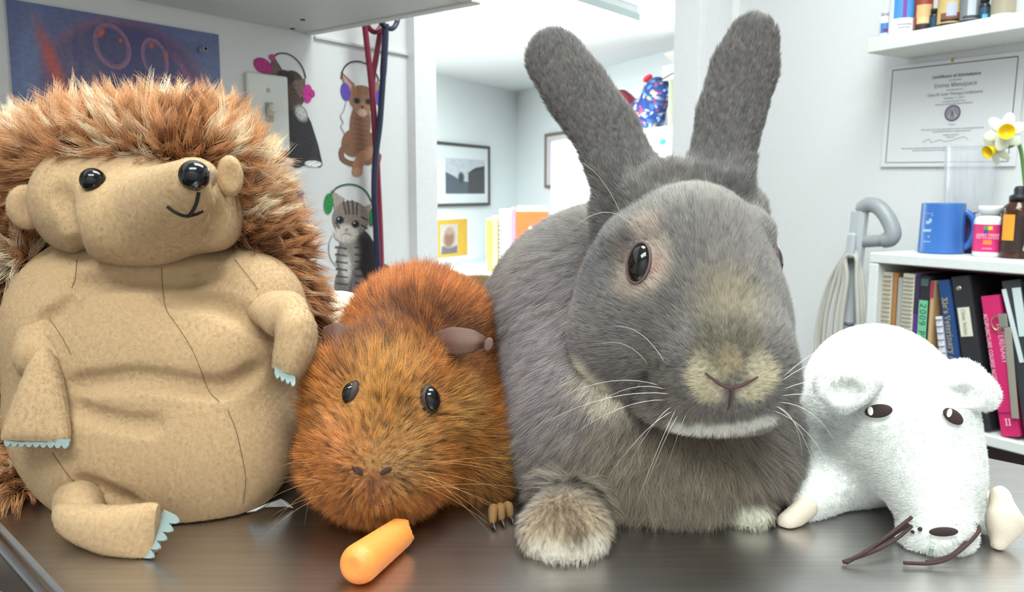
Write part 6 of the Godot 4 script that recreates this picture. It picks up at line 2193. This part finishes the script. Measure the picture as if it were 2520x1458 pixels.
func daffodil(ytop: float) -> void:
	var foot := RW(2545, 606, 0.10)
	foot.y = ytop
	var vase := thing("bud_vase", "small clear bud vase holding the daffodil at the bookcase end", "vase", foot)
	var glass := StandardMaterial3D.new()
	glass.albedo_color = Color(0.8, 0.86, 0.84, 0.3)
	glass.transparency = BaseMaterial3D.TRANSPARENCY_ALPHA
	glass.roughness = 0.08
	obj("wall", lathed([Vector2(0.0, 0.001), Vector2(0.026, 0.001), Vector2(0.028, 0.02), Vector2(0.028, 0.075), Vector2(0.026, 0.075), Vector2(0.026, 0.02), Vector2(0.0, 0.006)], 28), glass, vase)
	var o := thing("daffodil", "white daffodil with a yellow cup leaning over the tumbler", "flower", foot + Vector3(0, 0.012, 0))
	var green := mat(rgb(92, 128, 66), 0.6)
	var tip := RW(2508, 345, 0.12)
	var f1 := RW(2474, 324, 0.16)
	var f2 := RW(2448, 368, 0.15)
	var stem := []
	for p in [foot + Vector3(0, 0.015, 0), RW(2530, 540, 0.105), RW(2521, 440, 0.11), RW(2512, 370, 0.12), RW(2498, 342, 0.125), f1 + Vector3(0.006, -0.004, -0.012)]: stem.append(p - o.position)
	obj("stem", tubed(curved(stem, 5), 0.0034, 8), green, o)
	var stem2 := []
	for p in [RW(2505, 352, 0.122), RW(2485, 362, 0.13), f2 + Vector3(0.008, 0.002, -0.01)]: stem2.append(p - o.position)
	obj("stem", tubed(curved(stem2, 4), 0.0022, 8), green, o)
	var petal_m := mat(rgb(228, 232, 210), 0.6)
	petal_m = petal_m.duplicate()
	petal_m.backlight_enabled = true
	petal_m.backlight = Color(0.3, 0.3, 0.25)
	var yellow := mat(rgb(240, 204, 24), 0.55)
	for q in [[f1, Vector3(-0.45, -0.05, 1.0), 0.034, 0.0135], [f2, Vector3(-1.0, -0.35, 0.25), 0.030, 0.012]]:
		var fwd: Vector3 = (q[1] as Vector3).normalized()
		var t := Basis.looking_at(-fwd, Vector3.UP)
		var c: Vector3 = q[0] - o.position
		for i in 6:
			var a := TAU * i / 6.0 + 0.3
			var d := (t * Vector3(cos(a), sin(a), 0.0) - fwd * (0.12 + 0.12 * (i % 2))).normalized()
			var side := fwd.cross(d).normalized()
			obj("petal", balled(c + d * (q[2] * 0.55), Vector3(q[2] * 0.52, q[2] * 0.30, 0.0013), Basis(d, side, d.cross(side)), 16), petal_m, o)
		var prof := [Vector2(0.001, 0.0), Vector2(q[3] * 0.6, 0.002), Vector2(q[3] * 0.8, 0.010), Vector2(q[3], 0.016), Vector2(q[3] * 1.05, 0.018), Vector2(q[3] * 0.9, 0.016), Vector2(q[3] * 0.6, 0.008), Vector2(0.001, 0.005)]
		var k2 := Mesher.new()
		k2.lathe(prof, 18, Transform3D(t * Basis(Vector3.RIGHT, PI / 2), c))
		obj("trumpet", k2.done(), yellow, o)

func vacuum() -> void:
	var o := thing("vacuum_cleaner", "grey upright vacuum cleaner with a coiled cord standing beside the bookcase", "vacuum cleaner")
	var grey := mat(rgb(150, 154, 158), 0.4)
	var light := mat(rgb(176, 180, 184), 0.4)
	var at := func(u: float, v: float, off: float) -> Vector3: return RW(u, v, off)
	var b := axes(RIGHT_W)
	# post: a flattened tube from the floor up to the grip
	var p0: Vector3 = at.call(2118, 512, 0.14)
	var p1: Vector3 = at.call(2086, 800, 0.16)
	var low := Vector3(p1.x, 0.30, p1.z) - b.x * 0.16
	var up := (p0 - p1).normalized()
	var kk := Mesher.new()
	kk.box(Transform3D(Basis(up.cross(b.z).normalized(), up, b.z), (p0 + p1) * 0.5), Vector3(0.034, (p0 - p1).length(), 0.030), 0.008)
	obj("post", kk.done(), light, o)
	obj("lower_post", tubed([p1, low], 0.018, 12), grey, o)
	var grip := []
	for q in [[2118, 516], [2140, 504], [2164, 512], [2186, 540], [2198, 572], [2192, 588], [2176, 592], [2150, 594], [2116, 596]]: grip.append(at.call(q[0], q[1], 0.14))
	obj("grip", tubed(curved(grip, 5), [0.015] + range(40).map(func(i): return 0.0165 if i < 30 else 0.013), 14), grey, o)
	# hook for the cord
	var hk := Mesher.new()
	var hp: Vector3 = at.call(2094, 604, 0.185)
	hk.box(Transform3D(Basis(up.cross(b.z).normalized(), up, b.z), hp), Vector3(0.020, 0.055, 0.014), 0.005)
	obj("cord_hook", hk.done(), light, o)
	var body := Body.new()
	body.ell(low + Vector3(0, 0.05, 0), Vector3(0.09, 0.22, 0.09), 0.03)
	body.ell(Vector3(low.x, 0.06, low.z) + b.z * 0.03, Vector3(0.11, 0.055, 0.11), 0.03)
	body.build(0.02, 0.002)
	obj("body", body.mesh(), grey, o)
	var cordm := mat(rgb(188, 184, 176), 0.6)
	var i := 0
	for q in [[2060, 2012, 0.170], [2068, 2030, 0.176], [2074, 2046, 0.182], [2080, 2062, 0.186], [2064, 2020, 0.166], [2086, 2070, 0.190], [2104, 2122, 0.176], [2110, 2130, 0.170], [2100, 2112, 0.184]]:
		var pts := []
		var dir := 1.0 if q[1] > q[0] else -1.0
		pts.append(at.call(2094, 616 + (i % 3) * 5, q[2]))
		pts.append(at.call(2094 + dir * 14, 628 + (i % 3) * 5, q[2]))
		pts.append(at.call((q[0] + q[1]) * 0.5 + 4 - dir * 2.0, 690, q[2]))
		pts.append(at.call(q[1], 800, q[2]))
		pts.append(at.call(q[1] - dir * 2.0, 900, q[2]))
		pts.append(at.call(2090.0 - dir * -10.0, 960, q[2]))
		obj("cord", tubed(curved(pts, 6), 0.0048, 8), cordm, o)
		i += 1

const FAR_LAMP := 42.0
const FAR_PANEL := 27.0

func _ready() -> void:
	setup()
	room()
	exam_table()
	hedgehog()
	guinea_pig()
	rabbit()
	plush_rat()
	carrot()
	fleece_bundle()
	left_wall_things()
	far_room()
	certificate()
	upper_shelf()
	bookcase()
	vacuum()
